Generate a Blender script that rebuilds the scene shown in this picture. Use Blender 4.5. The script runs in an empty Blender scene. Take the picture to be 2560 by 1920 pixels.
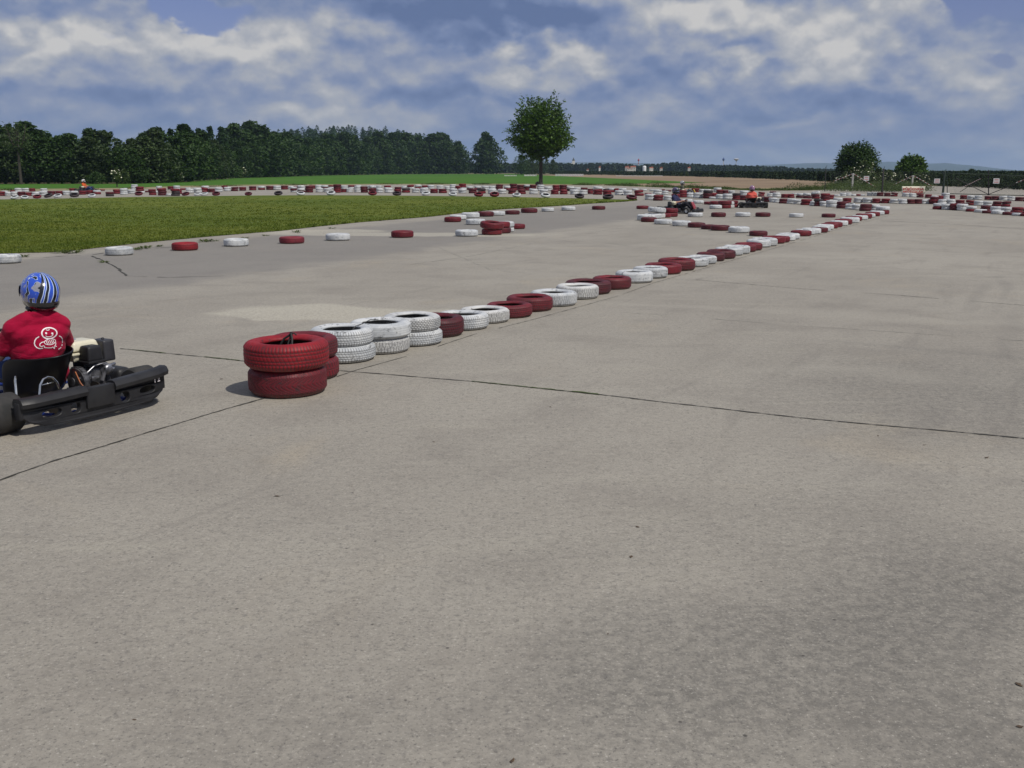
import bpy, bmesh, math, random
import numpy as np
from mathutils import Vector, Matrix, noise
from mathutils.bvhtree import BVHTree
R = math.radians
rnd = random.Random(7)
C = bpy.context.scene.collection
scene = bpy.context.scene

# ------------------------------------------------------------------ camera, sky, sun, exposure
F, CAM_H, PITCH = 2500.0, 1.77, math.atan(534 / 2500)
cam = bpy.data.objects.new('camera', bpy.data.cameras.new('camera')); C.objects.link(cam)
cam.location = (0, 0, CAM_H); cam.rotation_euler = (R(90) - PITCH, 0, 0)
cam.data.sensor_width = 36; cam.data.lens = 36 * F / 2560
cam.data.clip_start = 0.1; cam.data.clip_end = 40000
scene.camera = cam

SUN = Vector((.45, -.40, .80)).normalized()
sun = bpy.data.objects.new('sun', bpy.data.lights.new('sun', 'SUN')); C.objects.link(sun)
sun.data.energy = 3.0; sun.data.angle = R(.5); sun.data.color = (1, .95, .87)
sun.rotation_euler = (-SUN).to_track_quat('-Z', 'Y').to_euler(); sun.location = (0, 0, 50)
vs = scene.view_settings
vs.view_transform = 'Standard'; vs.look = 'None'; vs.gamma = 1; vs.use_curve_mapping = False
vs.exposure = 0.2

def ray(px, py):
    u = (px - 1280) / F; v = (960 - py) / F
    return Vector((u, math.cos(PITCH) + v * math.sin(PITCH), -math.sin(PITCH) + v * math.cos(PITCH)))
def G(px, py, h=0.0):
    """point of the place at height h that the photograph shows at this pixel"""
    d = ray(px, py); t = (h - CAM_H) / d.z
    return Vector((d.x * t, d.y * t, h))
def at_dist(px, py, dist):
    d = ray(px, py); k = dist / math.hypot(d.x, d.y)
    return Vector((d.x * k, d.y * k, CAM_H + d.z * k))

# ------------------------------------------------------------------ node helpers
class NT:
    def __init__(s, tree): s.t = tree; s.n = tree.nodes; s.l = tree.links
    def add(s, typ, **kw):
        n = s.n.new(typ)
        for k, v in kw.items(): setattr(n, k, v)
        return n
    def put(s, sock, v):
        if v is None: return
        if hasattr(v, 'is_output') or isinstance(v, bpy.types.NodeSocket): s.l.new(v, sock)
        else:
            if hasattr(sock.default_value, '__len__') and not hasattr(v, '__len__'): v = (v,) * len(sock.default_value)
            if hasattr(v, '__len__') and len(v) == 3 and len(sock.default_value) == 4: v = (*v, 1)
            sock.default_value = v
    def m(s, op, a, b=None, c=None, clamp=False):
        n = s.add('ShaderNodeMath', operation=op, use_clamp=clamp)
        s.put(n.inputs[0], a); s.put(n.inputs[1], b); s.put(n.inputs[2], c); return n.outputs[0]
    def v(s, op, a, b=None, scale=None):
        n = s.add('ShaderNodeVectorMath', operation=op)
        s.put(n.inputs[0], a); s.put(n.inputs[1], b)
        if scale is not None: s.put(n.inputs['Scale'], scale)
        return n.outputs['Value'] if op in ('LENGTH', 'DOT_PRODUCT', 'DISTANCE') else n.outputs['Vector']
    def rng(s, x, a, b, c=0., d=1., smooth=True):
        n = s.add('ShaderNodeMapRange', interpolation_type='SMOOTHSTEP' if smooth else 'LINEAR')
        s.put(n.inputs[0], x)
        for i, q in enumerate((a, b, c, d)): s.put(n.inputs[i + 1], q)
        return n.outputs[0]
    def mix(s, f, a, b, mode='MIX'):
        n = s.add('ShaderNodeMix', data_type='RGBA', blend_type=mode)
        s.put(n.inputs[0], f); s.put(n.inputs[6], a); s.put(n.inputs[7], b); return n.outputs[2]
    def noise(s, vec, scale, detail=4, rough=.55, dist=0, w=None):
        n = s.add('ShaderNodeTexNoise')
        if w is not None: n.noise_dimensions = '4D'; s.put(n.inputs['W'], w)
        s.put(n.inputs['Vector'], vec); s.put(n.inputs['Scale'], scale); s.put(n.inputs['Detail'], detail)
        s.put(n.inputs['Roughness'], rough); s.put(n.inputs['Distortion'], dist)
        return n.outputs[0]
    def xyz(s, x=0, y=0, z=0):
        n = s.add('ShaderNodeCombineXYZ'); s.put(n.inputs[0], x); s.put(n.inputs[1], y); s.put(n.inputs[2], z); return n.outputs[0]
    def sep(s, v):
        n = s.add('ShaderNodeSeparateXYZ'); s.put(n.inputs[0], v); return n.outputs
    def obj(s): return s.add('ShaderNodeTexCoord').outputs['Object']
    def bump(s, h, strength=.3, dist=.01):
        n = s.add('ShaderNodeBump'); s.put(n.inputs['Height'], h); n.inputs['Strength'].default_value = strength
        n.inputs['Distance'].default_value = dist; return n.outputs[0]

def material(name):
    m = bpy.data.materials.new(name); m.use_nodes = True
    t = NT(m.node_tree); b = t.n['Principled BSDF']
    return m, t, b
def simple(name, col, rough=.6, metal=0., var=.25, scale=8., bump=0., coat=0., col2=None, spec=None):
    m, t, b = material(name)
    o = t.obj(); n = t.noise(o, scale, 5)
    c2 = col2 or tuple(c * (1 - var) for c in col); c1 = tuple(min(1, c * (1 + var * .6)) for c in col)
    t.put(b.inputs['Base Color'], t.mix(t.rng(n, .35, .65), c2, c1))
    t.put(b.inputs['Roughness'], t.rng(n, .3, .7, rough * .85, min(1, rough * 1.15)))
    b.inputs['Metallic'].default_value = metal; b.inputs['Coat Weight'].default_value = coat
    if spec is not None: b.inputs['Specular IOR Level'].default_value = spec
    if bump: t.put(b.inputs['Normal'], t.bump(t.noise(o, scale * 6, 3), bump, .004))
    return m

# ------------------------------------------------------------------ world: Nishita sky with procedural clouds
def uv_of(px, py):
    d = ray(px, py); return math.atan2(d.x, d.y), d.z / math.hypot(d.x, d.y)
def build_world():
    w = bpy.data.worlds.new('World'); scene.world = w; w.use_nodes = True
    w.cycles.sampling_method = 'MANUAL'; w.cycles.sample_map_resolution = 256
    t = NT(w.node_tree); bg = t.n['Background']
    sky = t.add('ShaderNodeTexSky', sky_type='NISHITA'); sky.sun_disc = False
    sky.sun_elevation = math.asin(SUN.z); sky.sun_rotation = math.atan2(SUN.x, SUN.y)
    sky.air_density = 1.0; sky.dust_density = .6; sky.ozone_density = 2.0
    dirv = t.add('ShaderNodeTexCoord').outputs['Generated']
    d = t.sep(t.v('NORMALIZE', dirv))
    u = t.m('ARCTAN2', d[0], d[1])
    hl = t.m('SQRT', t.m('ADD', t.m('MULTIPLY', d[0], d[0]), t.m('MULTIPLY', d[1], d[1])))
    v = t.m('DIVIDE', d[2], t.m('MAXIMUM', hl, .08))
    p0 = t.xyz(u, v, 0)
    # clouds get smaller and flatter near the horizon
    sv = t.m('ADD', t.m('MULTIPLY', t.m('POWER', t.m('MAXIMUM', v, .0), .75), 1.5), 0)
    pc = t.xyz(u, t.m('MULTIPLY', sv, .72), 3.7)
    warp = t.add('ShaderNodeTexNoise'); t.put(warp.inputs['Vector'], pc); warp.inputs['Scale'].default_value = 14; warp.inputs['Detail'].default_value = 7
    wc = t.v('SUBTRACT', warp.outputs['Color'], (.5, .5, .5))
    pb = t.v('ADD', p0, t.v('SCALE', wc, scale=.085))
    def height(p):
        # heaped, cauliflower-like cloud: rounded cells on several scales over a broad soft field
        a = t.noise(p, 6.5, 6, .50, 0)
        q = t.v('ADD', p, t.v('SCALE', wc, scale=.045))
        vo = t.add('ShaderNodeTexVoronoi', feature='F1', normalize=True); t.put(vo.inputs['Vector'], q)
        vo.inputs['Scale'].default_value = 10; vo.inputs['Detail'].default_value = 2; vo.inputs['Roughness'].default_value = .55; vo.inputs['Lacunarity'].default_value = 2.1
        return a, t.m('SUBTRACT', 1.0, vo.outputs['Distance'])
    a1, b1 = height(pc); a2, b2 = height(t.v('ADD', pc, (.003, .017, 0)))
    n1 = t.m('ADD', t.m('MULTIPLY', a1, .62), t.m('MULTIPLY', b1, .38)); n2 = t.m('ADD', t.m('MULTIPLY', a2, .62), t.m('MULTIPLY', b2, .38))
    n3 = t.noise(t.v('ADD', pc, (5, 2, 1)), 34, 6, .6, .2)
    relief = t.m('MULTIPLY', t.m('SUBTRACT', n1, n2), 4.4)
    def blobs(lst):
        acc = None
        for px, py, rx, ry, k in lst:
            cu, cv = uv_of(px, py)
            q = t.v('MULTIPLY', t.v('SUBTRACT', pb, (cu, cv, 0)), (F / rx, F / ry, 0))
            f = t.rng(t.v('LENGTH', q), 1.25, .2, 0, k)
            acc = f if acc is None else t.m('ADD', acc, f)
        return acc
    bright = blobs([(150, 90, 170, 75, .28), (330, 120, 150, 70, .34), (480, 80, 120, 50, .28), (620, 150, 130, 60, .35), (645, 160, 80, 30, .45),
                    (840, 45, 120, 50, .55), (700, 90, 110, 40, .3), (140, 230, 70, 50, .3), (1250, 150, 90, 60, .75), (1440, 120, 110, 60, .75), (1330, 190, 150, 40, .45),
                    (1800, 45, 230, 75, .6), (1960, 60, 150, 70, .5), (2080, 170, 90, 60, .65), (2230, 50, 170, 100, .55), (2200, 222, 80, 32, .8),
                    (2440, 90, 160, 80, .5), (2400, 190, 130, 60, .45), (1830, 165, 120, 20, .5), (1740, 120, 90, 25, .5), (1950, 305, 100, 28, .35),
                    (2500, 230, 110, 40, .35), (1050, 160, 120, 60, .2), (700, 300, 160, 30, .12), (60, 60, 100, 40, .1), (1690, 30, 120, 60, .4), (1300, 40, 10, 10, .0)])
    dark = blobs([(1200, 30, 280, 80, 1.1), (1380, 60, 160, 60, .6), (1340, 140, 60, 30, .6), (1120, 105, 70, 25, .5), (180, 20, 200, 40, .45), (1800, 120, 130, 50, .35),
                  (1800, 225, 330, 50, .45), (2050, 270, 330, 40, .35), (60, 110, 90, 30, .3), (1550, 190, 150, 50, .35), (1100, 245, 300, 25, .25),
                  (500, 235, 420, 25, .2), (100, 265, 200, 25, .25), (2000, 90, 90, 30, .25), (2300, 150, 120, 30, .2)])
    clear = blobs([(520, 22, 120, 50, 1.0), (400, 10, 90, 50, .7), (250, 60, 60, 40, .45), (2500, 20, 110, 50, 1.1), (2400, 5, 80, 30, .6),
                   (2520, 175, 60, 35, .7), (300, 75, 60, 30, .35), (2555, 90, 50, 80, .5)])
    base = t.m('ADD', t.m('MULTIPLY', t.m('SUBTRACT', n1, .52), 1.6), t.m('MULTIPLY', t.m('SUBTRACT', n3, .5), .42))
    lum = t.m('ADD', t.m('ADD', base, relief), .47)
    lum = t.m('SUBTRACT', t.m('ADD', lum, t.m('MULTIPLY', bright, .46)), t.m('MULTIPLY', dark, .66))
    hz = t.rng(v, .115, .0)                       # softer, hazier towards the horizon
    lum = t.m('ADD', t.m('MULTIPLY', lum, t.m('SUBTRACT', 1.0, t.m('MULTIPLY', hz, .50))), t.m('MULTIPLY', hz, .20))
    ramp = t.add('ShaderNodeValToRGB'); t.put(ramp.inputs[0], lum)
    cr = ramp.color_ramp; cr.elements[0].position = 0; cr.elements[0].color = (.100, .145, .275, 1)
    cr.elements[1].position = 1; cr.elements[1].color = (.52, .51, .50, 1)
    for pos, c in ((.3, (.150, .200, .340)), (.52, (.225, .262, .370)), (.76, (.345, .360, .400))):
        e = cr.elements.new(pos); e.color = (*c, 1)
    cover = t.m('SUBTRACT', t.m('ADD', t.m('MULTIPLY', base, .9), 1.0), t.m('MULTIPLY', clear, .95))
    cover = t.rng(cover, .18, .62)
    skyc = t.v('SCALE', sky.outputs[0], scale=.062)
    skyc = t.v('MULTIPLY', skyc, (.80, .72, 1.0))
    col = t.mix(cover, skyc, ramp.outputs[0])
    # below the horizon: the ground's own light
    col = t.mix(t.rng(d[2], -.03, -.001), (.17, .19, .25), col)
    t.put(bg.inputs['Color'], col); bg.inputs['Strength'].default_value = 1.0
build_world()

# ------------------------------------------------------------------ object helpers
def props(o, label=None, cat=None, group=None, kind=None):
    if label: o['label'] = label
    if cat: o['category'] = cat
    if group: o['group'] = group
    if kind: o['kind'] = kind
    return o
def link(name, me, mat=None, parent=None):
    o = bpy.data.objects.new(name, me); C.objects.link(o)
    if mat is not None:
        for mm in (mat if isinstance(mat, (list, tuple)) else [mat]): me.materials.append(mm)
    if parent is not None: o.parent = parent
    return o
def empty(name, loc=(0, 0, 0), rz=0.0):
    o = bpy.data.objects.new(name, None); C.objects.link(o); o.location = loc; o.rotation_euler = (0, 0, rz)
    o.empty_display_size = .2
    return o
def pymesh(name, vs_, fs, smooth=False):
    me = bpy.data.meshes.new(name); me.from_pydata([tuple(v) for v in vs_], [], fs); me.update()
    if smooth: me.shade_smooth()
    return me
def npmesh(name, verts, quads, smooth=False):
    me = bpy.data.meshes.new(name); n = len(verts); k = len(quads); w = quads.shape[1]
    me.vertices.add(n); me.vertices.foreach_set('co', np.asarray(verts, dtype=np.float32).ravel())
    me.loops.add(k * w); me.loops.foreach_set('vertex_index', np.asarray(quads, dtype=np.int32).ravel())
    me.polygons.add(k); me.polygons.foreach_set('loop_start', np.arange(0, k * w, w, dtype=np.int32))
    me.polygons.foreach_set('loop_total', np.full(k, w, dtype=np.int32))
    me.update(calc_edges=True)
    if smooth: me.shade_smooth()
    return me

class MB:
    """collects shapes into one mesh"""
    def __init__(s): s.b = bmesh.new()
    def box(s, c, size, rot=None, bevel=0.0, seg=2, taper=None):
        M = Matrix.Translation(c) @ (rot.to_4x4() if rot is not None else Matrix()) @ Matrix.Diagonal((*size, 1))
        r = bmesh.ops.create_cube(s.b, size=1, matrix=Matrix())
        vv = r['verts']
        if taper:
            for q in vv:
                if q.co.z > 0: q.co.x *= taper[0]; q.co.y *= taper[1]
        for q in vv: q.co = M @ q.co
        if bevel:
            ed = list({e for q in vv for e in q.link_edges})
            bmesh.ops.bevel(s.b, geom=ed, offset=bevel, segments=seg, affect='EDGES', profile=.6)
        return s
    def tube(s, pts, r, n=8, caps=True, closed=False):
        pts = [Vector(p) for p in pts]; rr = r if isinstance(r, (list, tuple)) else [r] * len(pts)
        rings = []; up = Vector((0, 0, 1)); N = len(pts); prev = None
        for i, p in enumerate(pts):
            a = pts[(i - 1) % N] if (i > 0 or closed) else p
            b = pts[(i + 1) % N] if (i < N - 1 or closed) else p
            d = (b - a).normalized()
            if prev is None:
                x = d.cross(up if abs(d.z) < .95 else Vector((1, 0, 0))).normalized()
            else: x = (prev - d * prev.dot(d)).normalized()
            prev = x; y = d.cross(x)
            rings.append([s.b.verts.new(p + (x * math.cos(2 * math.pi * k / n) + y * math.sin(2 * math.pi * k / n)) * rr[i]) for k in range(n)])
        m = N if closed else N - 1
        for i in range(m):
            A, B = rings[i], rings[(i + 1) % N]
            for k in range(n): s.b.faces.new((A[k], A[(k + 1) % n], B[(k + 1) % n], B[k]))
        if caps and not closed:
            s.b.faces.new(rings[0][::-1]); s.b.faces.new(rings[-1])
        return s
    def lathe(s, prof, c=(0, 0, 0), axis='Z', n=32, closed=False):
        rings = []
        for rr, z in prof:
            ring = []
            for k in range(n):
                a = 2 * math.pi * k / n; x, y = rr * math.cos(a), rr * math.sin(a)
                p = {'Z': (x, y, z), 'X': (z, x, y), 'Y': (y, z, x)}[axis]
                ring.append(s.b.verts.new(Vector(p) + Vector(c)))
            rings.append(ring)
        N = len(rings)
        for i in range(N if closed else N - 1):
            A, B = rings[i], rings[(i + 1) % N]
            for k in range(n): s.b.faces.new((A[k], A[(k + 1) % n], B[(k + 1) % n], B[k]))
        if not closed:
            if prof[0][0] > 1e-6: s.b.faces.new(rings[0][::-1])
            if prof[-1][0] > 1e-6: s.b.faces.new(rings[-1])
        return s
    def ball(s, c, r, seg=16, rings=10, rot=None):
        r = r if isinstance(r, (list, tuple)) else (r, r, r)
        M = Matrix.Translation(c) @ (rot.to_4x4() if rot is not None else Matrix()) @ Matrix.Diagonal((*r, 1))
        bmesh.ops.create_uvsphere(s.b, u_segments=seg, v_segments=rings, radius=1, matrix=M); return s
    def capsule(s, a, b, r1, r2=None, n=14):
        r2 = r1 if r2 is None else r2; a, b = Vector(a), Vector(b); d = (b - a).normalized()
        pts, rr = [], []
        for k in range(4): t = R(90 - 88 * (1 - k / 4)) if False else R(88 - 22 * k); pts.append(a - d * r1 * math.sin(t)); rr.append(r1 * math.cos(t))
        pts.append(a); rr.append(r1); pts.append(b); rr.append(r2)
        for k in range(1, 5): t = R(22 * k); pts.append(b + d * r2 * math.sin(t)); rr.append(max(r2 * math.cos(t), .0005))
        return s.tube(pts, rr, n)
    def prism(s, pts, y0, y1, axis='Y'):
        def P(a, b, h): return {'Y': (a, h, b), 'Z': (a, b, h), 'X': (h, a, b)}[axis]
        A = [s.b.verts.new(P(a, b, y0)) for a, b in pts]; B = [s.b.verts.new(P(a, b, y1)) for a, b in pts]
        n = len(pts); s.b.faces.new(A[::-1]); s.b.faces.new(B)
        for k in range(n): s.b.faces.new((A[k], A[(k + 1) % n], B[(k + 1) % n], B[k]))
        return s
    def mesh(s, name, smooth=True, angle=35):
        bmesh.ops.recalc_face_normals(s.b, faces=s.b.faces)
        me = bpy.data.meshes.new(name); s.b.to_mesh(me); s.b.free()
        if smooth:
            me.shade_smooth()
            try: me.set_sharp_from_angle(angle=R(angle))
            except Exception: pass
        return me
    def obj(s, name, mat, parent=None, smooth=True, angle=35): return link(name, s.mesh(name, smooth, angle), mat, parent)

def baked(me, mods):
    """run modifiers on a mesh and give back the result as plain mesh data"""
    o = bpy.data.objects.new('tmp', me); C.objects.link(o)
    for typ, kw in mods:
        m = o.modifiers.new('m', typ)
        for k, v in kw.items(): setattr(m, k, v)
    dg = bpy.context.evaluated_depsgraph_get(); dg.update()
    out = bpy.data.meshes.new_from_object(o.evaluated_get(dg))
    bpy.data.objects.remove(o); bpy.data.meshes.remove(me); out.shade_smooth()
    return out
def organic(mb, voxel, smooth=4, name='organic'):
    me = mb.mesh(name, False)
    out = baked(me, [('REMESH', dict(mode='VOXEL', voxel_size=voxel)), ('SMOOTH', dict(iterations=smooth, factor=.5))])
    out.name = name; return out
def curve_mesh(name, splines, extrude, bevel=0.0, res=3):
    cu = bpy.data.curves.new('tmp', 'CURVE'); cu.dimensions = '2D'; cu.fill_mode = 'BOTH'; cu.extrude = extrude; cu.bevel_depth = bevel; cu.bevel_resolution = res
    for pts in splines:
        sp = cu.splines.new('POLY'); sp.points.add(len(pts) - 1); sp.use_cyclic_u = True
        for i, (x, y) in enumerate(pts): sp.points[i].co = (x, y, 0, 1)
    o = bpy.data.objects.new('tmp', cu); C.objects.link(o)
    dg = bpy.context.evaluated_depsgraph_get(); dg.update()
    me = bpy.data.meshes.new_from_object(o.evaluated_get(dg)); me.name = name
    bpy.data.objects.remove(o); return me
def text_mesh(txt, size, extrude=.002, bold=0.0):
    cu = bpy.data.curves.new('tmp', 'FONT'); cu.body = txt; cu.size = size; cu.extrude = extrude; cu.offset = bold
    cu.align_x = 'CENTER'; cu.align_y = 'CENTER'; cu.space_line = .95
    o = bpy.data.objects.new('tmp', cu); C.objects.link(o)
    dg = bpy.context.evaluated_depsgraph_get(); dg.update()
    me = bpy.data.meshes.new_from_object(o.evaluated_get(dg)); bpy.data.objects.remove(o); return me

ONES = 'zeroth first second third fourth fifth sixth seventh eighth ninth tenth eleventh twelfth thirteenth fourteenth fifteenth sixteenth seventeenth eighteenth nineteenth'.split()
TENS = {2: 'twent', 3: 'thirt', 4: 'fort', 5: 'fift', 6: 'sixt', 7: 'sevent', 8: 'eight', 9: 'ninet'}
def nth(n):
    if n < 20: return ONES[n]
    if n >= 100: return 'hundred-and-' + nth(n - 100) if n > 100 else 'hundredth'
    a, b = divmod(n, 10)
    return TENS[a] + 'ieth' if b == 0 else TENS[a] + 'y-' + ONES[b]
# ------------------------------------------------------------------ the setting
GA = Vector((.47, .883, 0)).normalized(); GB = Vector((GA.y, -GA.x, 0))       # directions of the slab grid
def sheet(name, pts, z, mat, res=None):
    me = pymesh(name, [(p[0], p[1], z) for p in pts], [tuple(range(len(pts)))])
    bm = bmesh.new(); bm.from_mesh(me); bmesh.ops.triangulate(bm, faces=bm.faces); bmesh.ops.recalc_face_normals(bm, faces=bm.faces)
    for f in bm.faces:
        if f.normal.z < 0: f.normal_flip()
    bm.to_mesh(me); bm.free()
    o = link(name, me, mat); props(o, kind='structure'); return o

def concrete_material():
    m, t, b = material('concrete'); o = t.obj()
    s = t.sep(o)
    big = t.noise(o, .16, 5, .6, .6); mid = t.noise(o, 1.1, 6, .62, .3); fine = t.noise(o, 14, 5, .65)
    ga = t.v('DOT_PRODUCT', o, tuple(GA)); gb = t.v('DOT_PRODUCT', o, tuple(GB))
    streakv = t.xyz(t.m('MULTIPLY', ga, .35), t.m('MULTIPLY', gb, 3.2), 0)
    streak = t.noise(streakv, 1.0, 6, .65, .4)
    cross = t.noise(t.xyz(t.m('MULTIPLY', s[0], .5), t.m('MULTIPLY', s[1], 3.0), 4), 1.0, 5, .62, .3)
    col = t.mix(t.rng(big, .3, .7), (.262, .240, .204), (.325, .301, .256))
    col = t.mix(t.m('MULTIPLY', t.rng(mid, .45, .72), .5), col, (.200, .181, .156))
    col = t.mix(t.m('MULTIPLY', t.rng(streak, .54, .75), .55), col, (.192, .175, .152))
    col = t.mix(t.m('MULTIPLY', t.rng(cross, .55, .8), .4), col, (.194, .177, .153))
    col = t.mix(t.m('MULTIPLY', t.rng(cross, .45, .25), .35), col, (.375, .35, .285))
    col = t.mix(t.m('MULTIPLY', t.rng(t.noise(o, .5, 4, .6, .8), .55, .8), .55), col, (.345, .295, .22))
    wob = t.v('SCALE', t.v('SUBTRACT', t.add('ShaderNodeTexNoise').outputs['Color'], (.5, .5, .5)), scale=1.4)
    wn = wob.node.inputs[0].links[0].from_node.inputs[0].links[0].from_node
    t.put(wn.inputs['Vector'], o); wn.inputs['Scale'].default_value = .9; wn.inputs['Detail'].default_value = 5
    ow = t.v('ADD', o, wob)
    def area(px, py, rx, ry, ang=0, e0=1.1, e1=.75, src=ow):
        c = G(px, py); q = t.v('SUBTRACT', src, tuple(c))
        ca, sa = math.cos(ang), math.sin(ang)
        qa = t.v('DOT_PRODUCT', q, (ca / rx, sa / rx, 0)); qb = t.v('DOT_PRODUCT', q, (-sa / ry, ca / ry, 0))
        return t.rng(t.m('SQRT', t.m('ADD', t.m('MULTIPLY', qa, qa), t.m('MULTIPLY', qb, qb))), e0, e1)
    mo = t.noise(o, 17, 7, .85, .2); mott = t.m('ADD', .42, t.m('MULTIPLY', t.rng(mo, .44, .58), .58))
    col = t.mix(t.m('MULTIPLY', t.rng(mo, .51, .64), .42), col, (.175, .158, .132)); col = t.mix(t.m('MULTIPLY', t.rng(mo, .48, .36), .34), col, (.40, .368, .312))
    # darker worn areas in the foreground and at the right
    for px, py, rx, ry, a, k in ((1950, 1660, 1.0, .5, .5, .6), (2480, 980, 1.8, 1.8, .4, .5), (2420, 1480, .8, .8, .2, .6), (2500, 1850, .5, .4, .2, .5), (1560, 1640, .5, .3, .5, .3), (760, 1800, .35, .4, .2, .2), (2050, 1240, 1.0, .3, .3, .16), (1500, 1400, .8, .25, .6, .16)):
        col = t.mix(t.m('MULTIPLY', t.m('MULTIPLY', area(px, py, rx, ry, a, 1.7, .1), mott), k * 1.15), col, (.125, .118, .105))
    # old asphalt-grey band along the left infield
    def beyond(p, q, soft=.5):
        A, B = G(*p), G(*q); n = Vector((-(B - A).y, (B - A).x, 0)).normalized()
        return t.rng(t.m('SUBTRACT', t.v('DOT_PRODUCT', ow, tuple(n)), n.dot(A)), -soft, soft)
    band = t.m('MULTIPLY', beyond((300, 730), (1500, 560)), t.m('SUBTRACT', 1.0, beyond((0, 655), (1300, 530), .5)))
    lim = t.rng(s[1], 75, 40)
    col = t.mix(t.m('MULTIPLY', t.m('MULTIPLY', band, lim), .62), col, (.165, .156, .148))
    # cement patches
    patch = t.m('MAXIMUM', t.m('MAXIMUM', area(745, 784, 1.05, .6, .1), area(880, 782, 1.7, .75, -.15)), t.m('MAXIMUM', area(1000, 586, 4.5, .9, -.08), area(790, 578, 2.2, .9, 0)))
    col = t.mix(t.m('MULTIPLY', t.m('MULTIPLY', patch, mott), .8), col, (.47, .44, .36))
    for px, py, rx, ry, a in ((2150, 930, 1.3, .25, -.3), (1700, 770, 1.6, .22, -.45), (2300, 800, 2.2, .4, -.4), (1900, 640, 2.4, .5, -.2)):
        col = t.mix(t.m('MULTIPLY', t.m('MULTIPLY', area(px, py, rx, ry, a, 1.5, .2), mott), .22), col, (.46, .43, .36))
    # rubber marks left by tyres: long gently curved lines
    for cx, cy, rad, w, k in ((-30.6, 31, 41.3, .10, .35), (-29.6, 30, 41.9, .07, .3), (44, -6, 42.5, .09, .3), (43, -5.4, 41.0, .06, .25), (-58, 52, 79, .12, .3), (60, 48, 62, .12, .3), (61, 47, 63.3, .09, .28), (-20, -28, 45, .1, .25)):
        q = t.v('SUBTRACT', o, (cx, cy, 0)); dist = t.m('ABSOLUTE', t.m('SUBTRACT', t.v('LENGTH', q), rad))
        f = t.m('MULTIPLY', t.rng(dist, w * 1.6, w * .2), t.rng(t.noise(t.v('ADD', o, (cx, cy, 0)), .35, 3), .48, .66))
        col = t.mix(t.m('MULTIPLY', f, k * .55), col, (.085, .082, .08))
    grain = t.noise(o, 70, 3, .75); g2 = t.noise(o, 26, 5, .75)
    col = t.mix(t.m('MULTIPLY', t.rng(g2, .50, .68), .62), col, (.145, .135, .122))
    col = t.mix(t.m('MULTIPLY', t.rng(grain, .55, .69), .75), col, (.08, .076, .07))
    col = t.mix(t.m('MULTIPLY', t.rng(grain, .42, .30), .55), col, (.53, .50, .44))
    col = t.mix(t.m('MULTIPLY', t.rng(fine, .55, .8), .3), col, (.18, .17, .155))
    pit = t.add('ShaderNodeTexVoronoi'); t.put(pit.inputs['Vector'], o); pit.inputs['Scale'].default_value = 9
    pm = t.m('MULTIPLY', t.rng(pit.outputs['Distance'], .085, .04), t.rng(t.sep(pit.outputs['Color'])[0], .62, .68))
    col = t.mix(t.m('MULTIPLY', pm, .8), col, (.06, .055, .05))
    t.put(b.inputs['Base Color'], col); b.inputs['Roughness'].default_value = .88; b.inputs['Specular IOR Level'].default_value = .3
    h = t.m('ADD', t.m('MULTIPLY', grain, .5), t.m('ADD', t.m('MULTIPLY', g2, .6), t.m('MULTIPLY', fine, .8)))
    t.put(b.inputs['Normal'], t.bump(h, .35, .006))
    return m
M_CONC = concrete_material()

def ground_mat(name, c1, c2, scale=.3, c3=None, rows=None, speck=9.):
    m, t, b = material(name); o = t.obj()
    n = t.noise(o, scale, 7, .62, .3); n2 = t.noise(o, speck, 4, .7)
    col = t.mix(t.rng(n, .36, .64), c1, c2)
    if c3: col = t.mix(t.m('MULTIPLY', t.rng(t.noise(o, scale * 4, 5, .65), .5, .7), .6), col, c3)
    if rows:
        w = t.m('SINE', t.m('MULTIPLY', t.v('DOT_PRODUCT', o, rows[0]), rows[1]))
        col = t.mix(t.m('MULTIPLY', t.rng(w, .2, 1), .18), col, tuple(x * .6 for x in c1))
    col = t.mix(t.m('MULTIPLY', t.rng(n2, .5, .72), .4), col, tuple(x * .5 for x in c1))
    t.put(b.inputs['Base Color'], col); b.inputs['Roughness'].default_value = .95; b.inputs['Specular IOR Level'].default_value = .1
    t.put(b.inputs['Normal'], t.bump(n2, .6, .03))
    return m
M_SOIL = ground_mat('ploughed_soil', (.205, .148, .098), (.275, .205, .138), .02, (.30, .235, .16), ((.25, 1, 0), .8), 1.5)
M_VERGE = ground_mat('dry_verge', (.29, .24, .15), (.20, .19, .085), .12, (.075, .10, .03), None, 3.)
M_CROP = ground_mat('green_crop', (.050, .130, .014), (.068, .155, .020), .015, (.045, .10, .02), ((1, -.35, 0), 1.1), 2.)
M_TURF = ground_mat('turf', (.080, .112, .015), (.120, .142, .022), .12, (.045, .075, .012), None, 5.)
M_WOODFLOOR = ground_mat('woodland_floor', (.02, .035, .012), (.03, .05, .015), .05)
M_BELT = ground_mat('far_meadow', (.15, .125, .075), (.10, .11, .045), .004, None, None, .05)

def gp(lst): return [G(*p) for p in lst]
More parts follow.
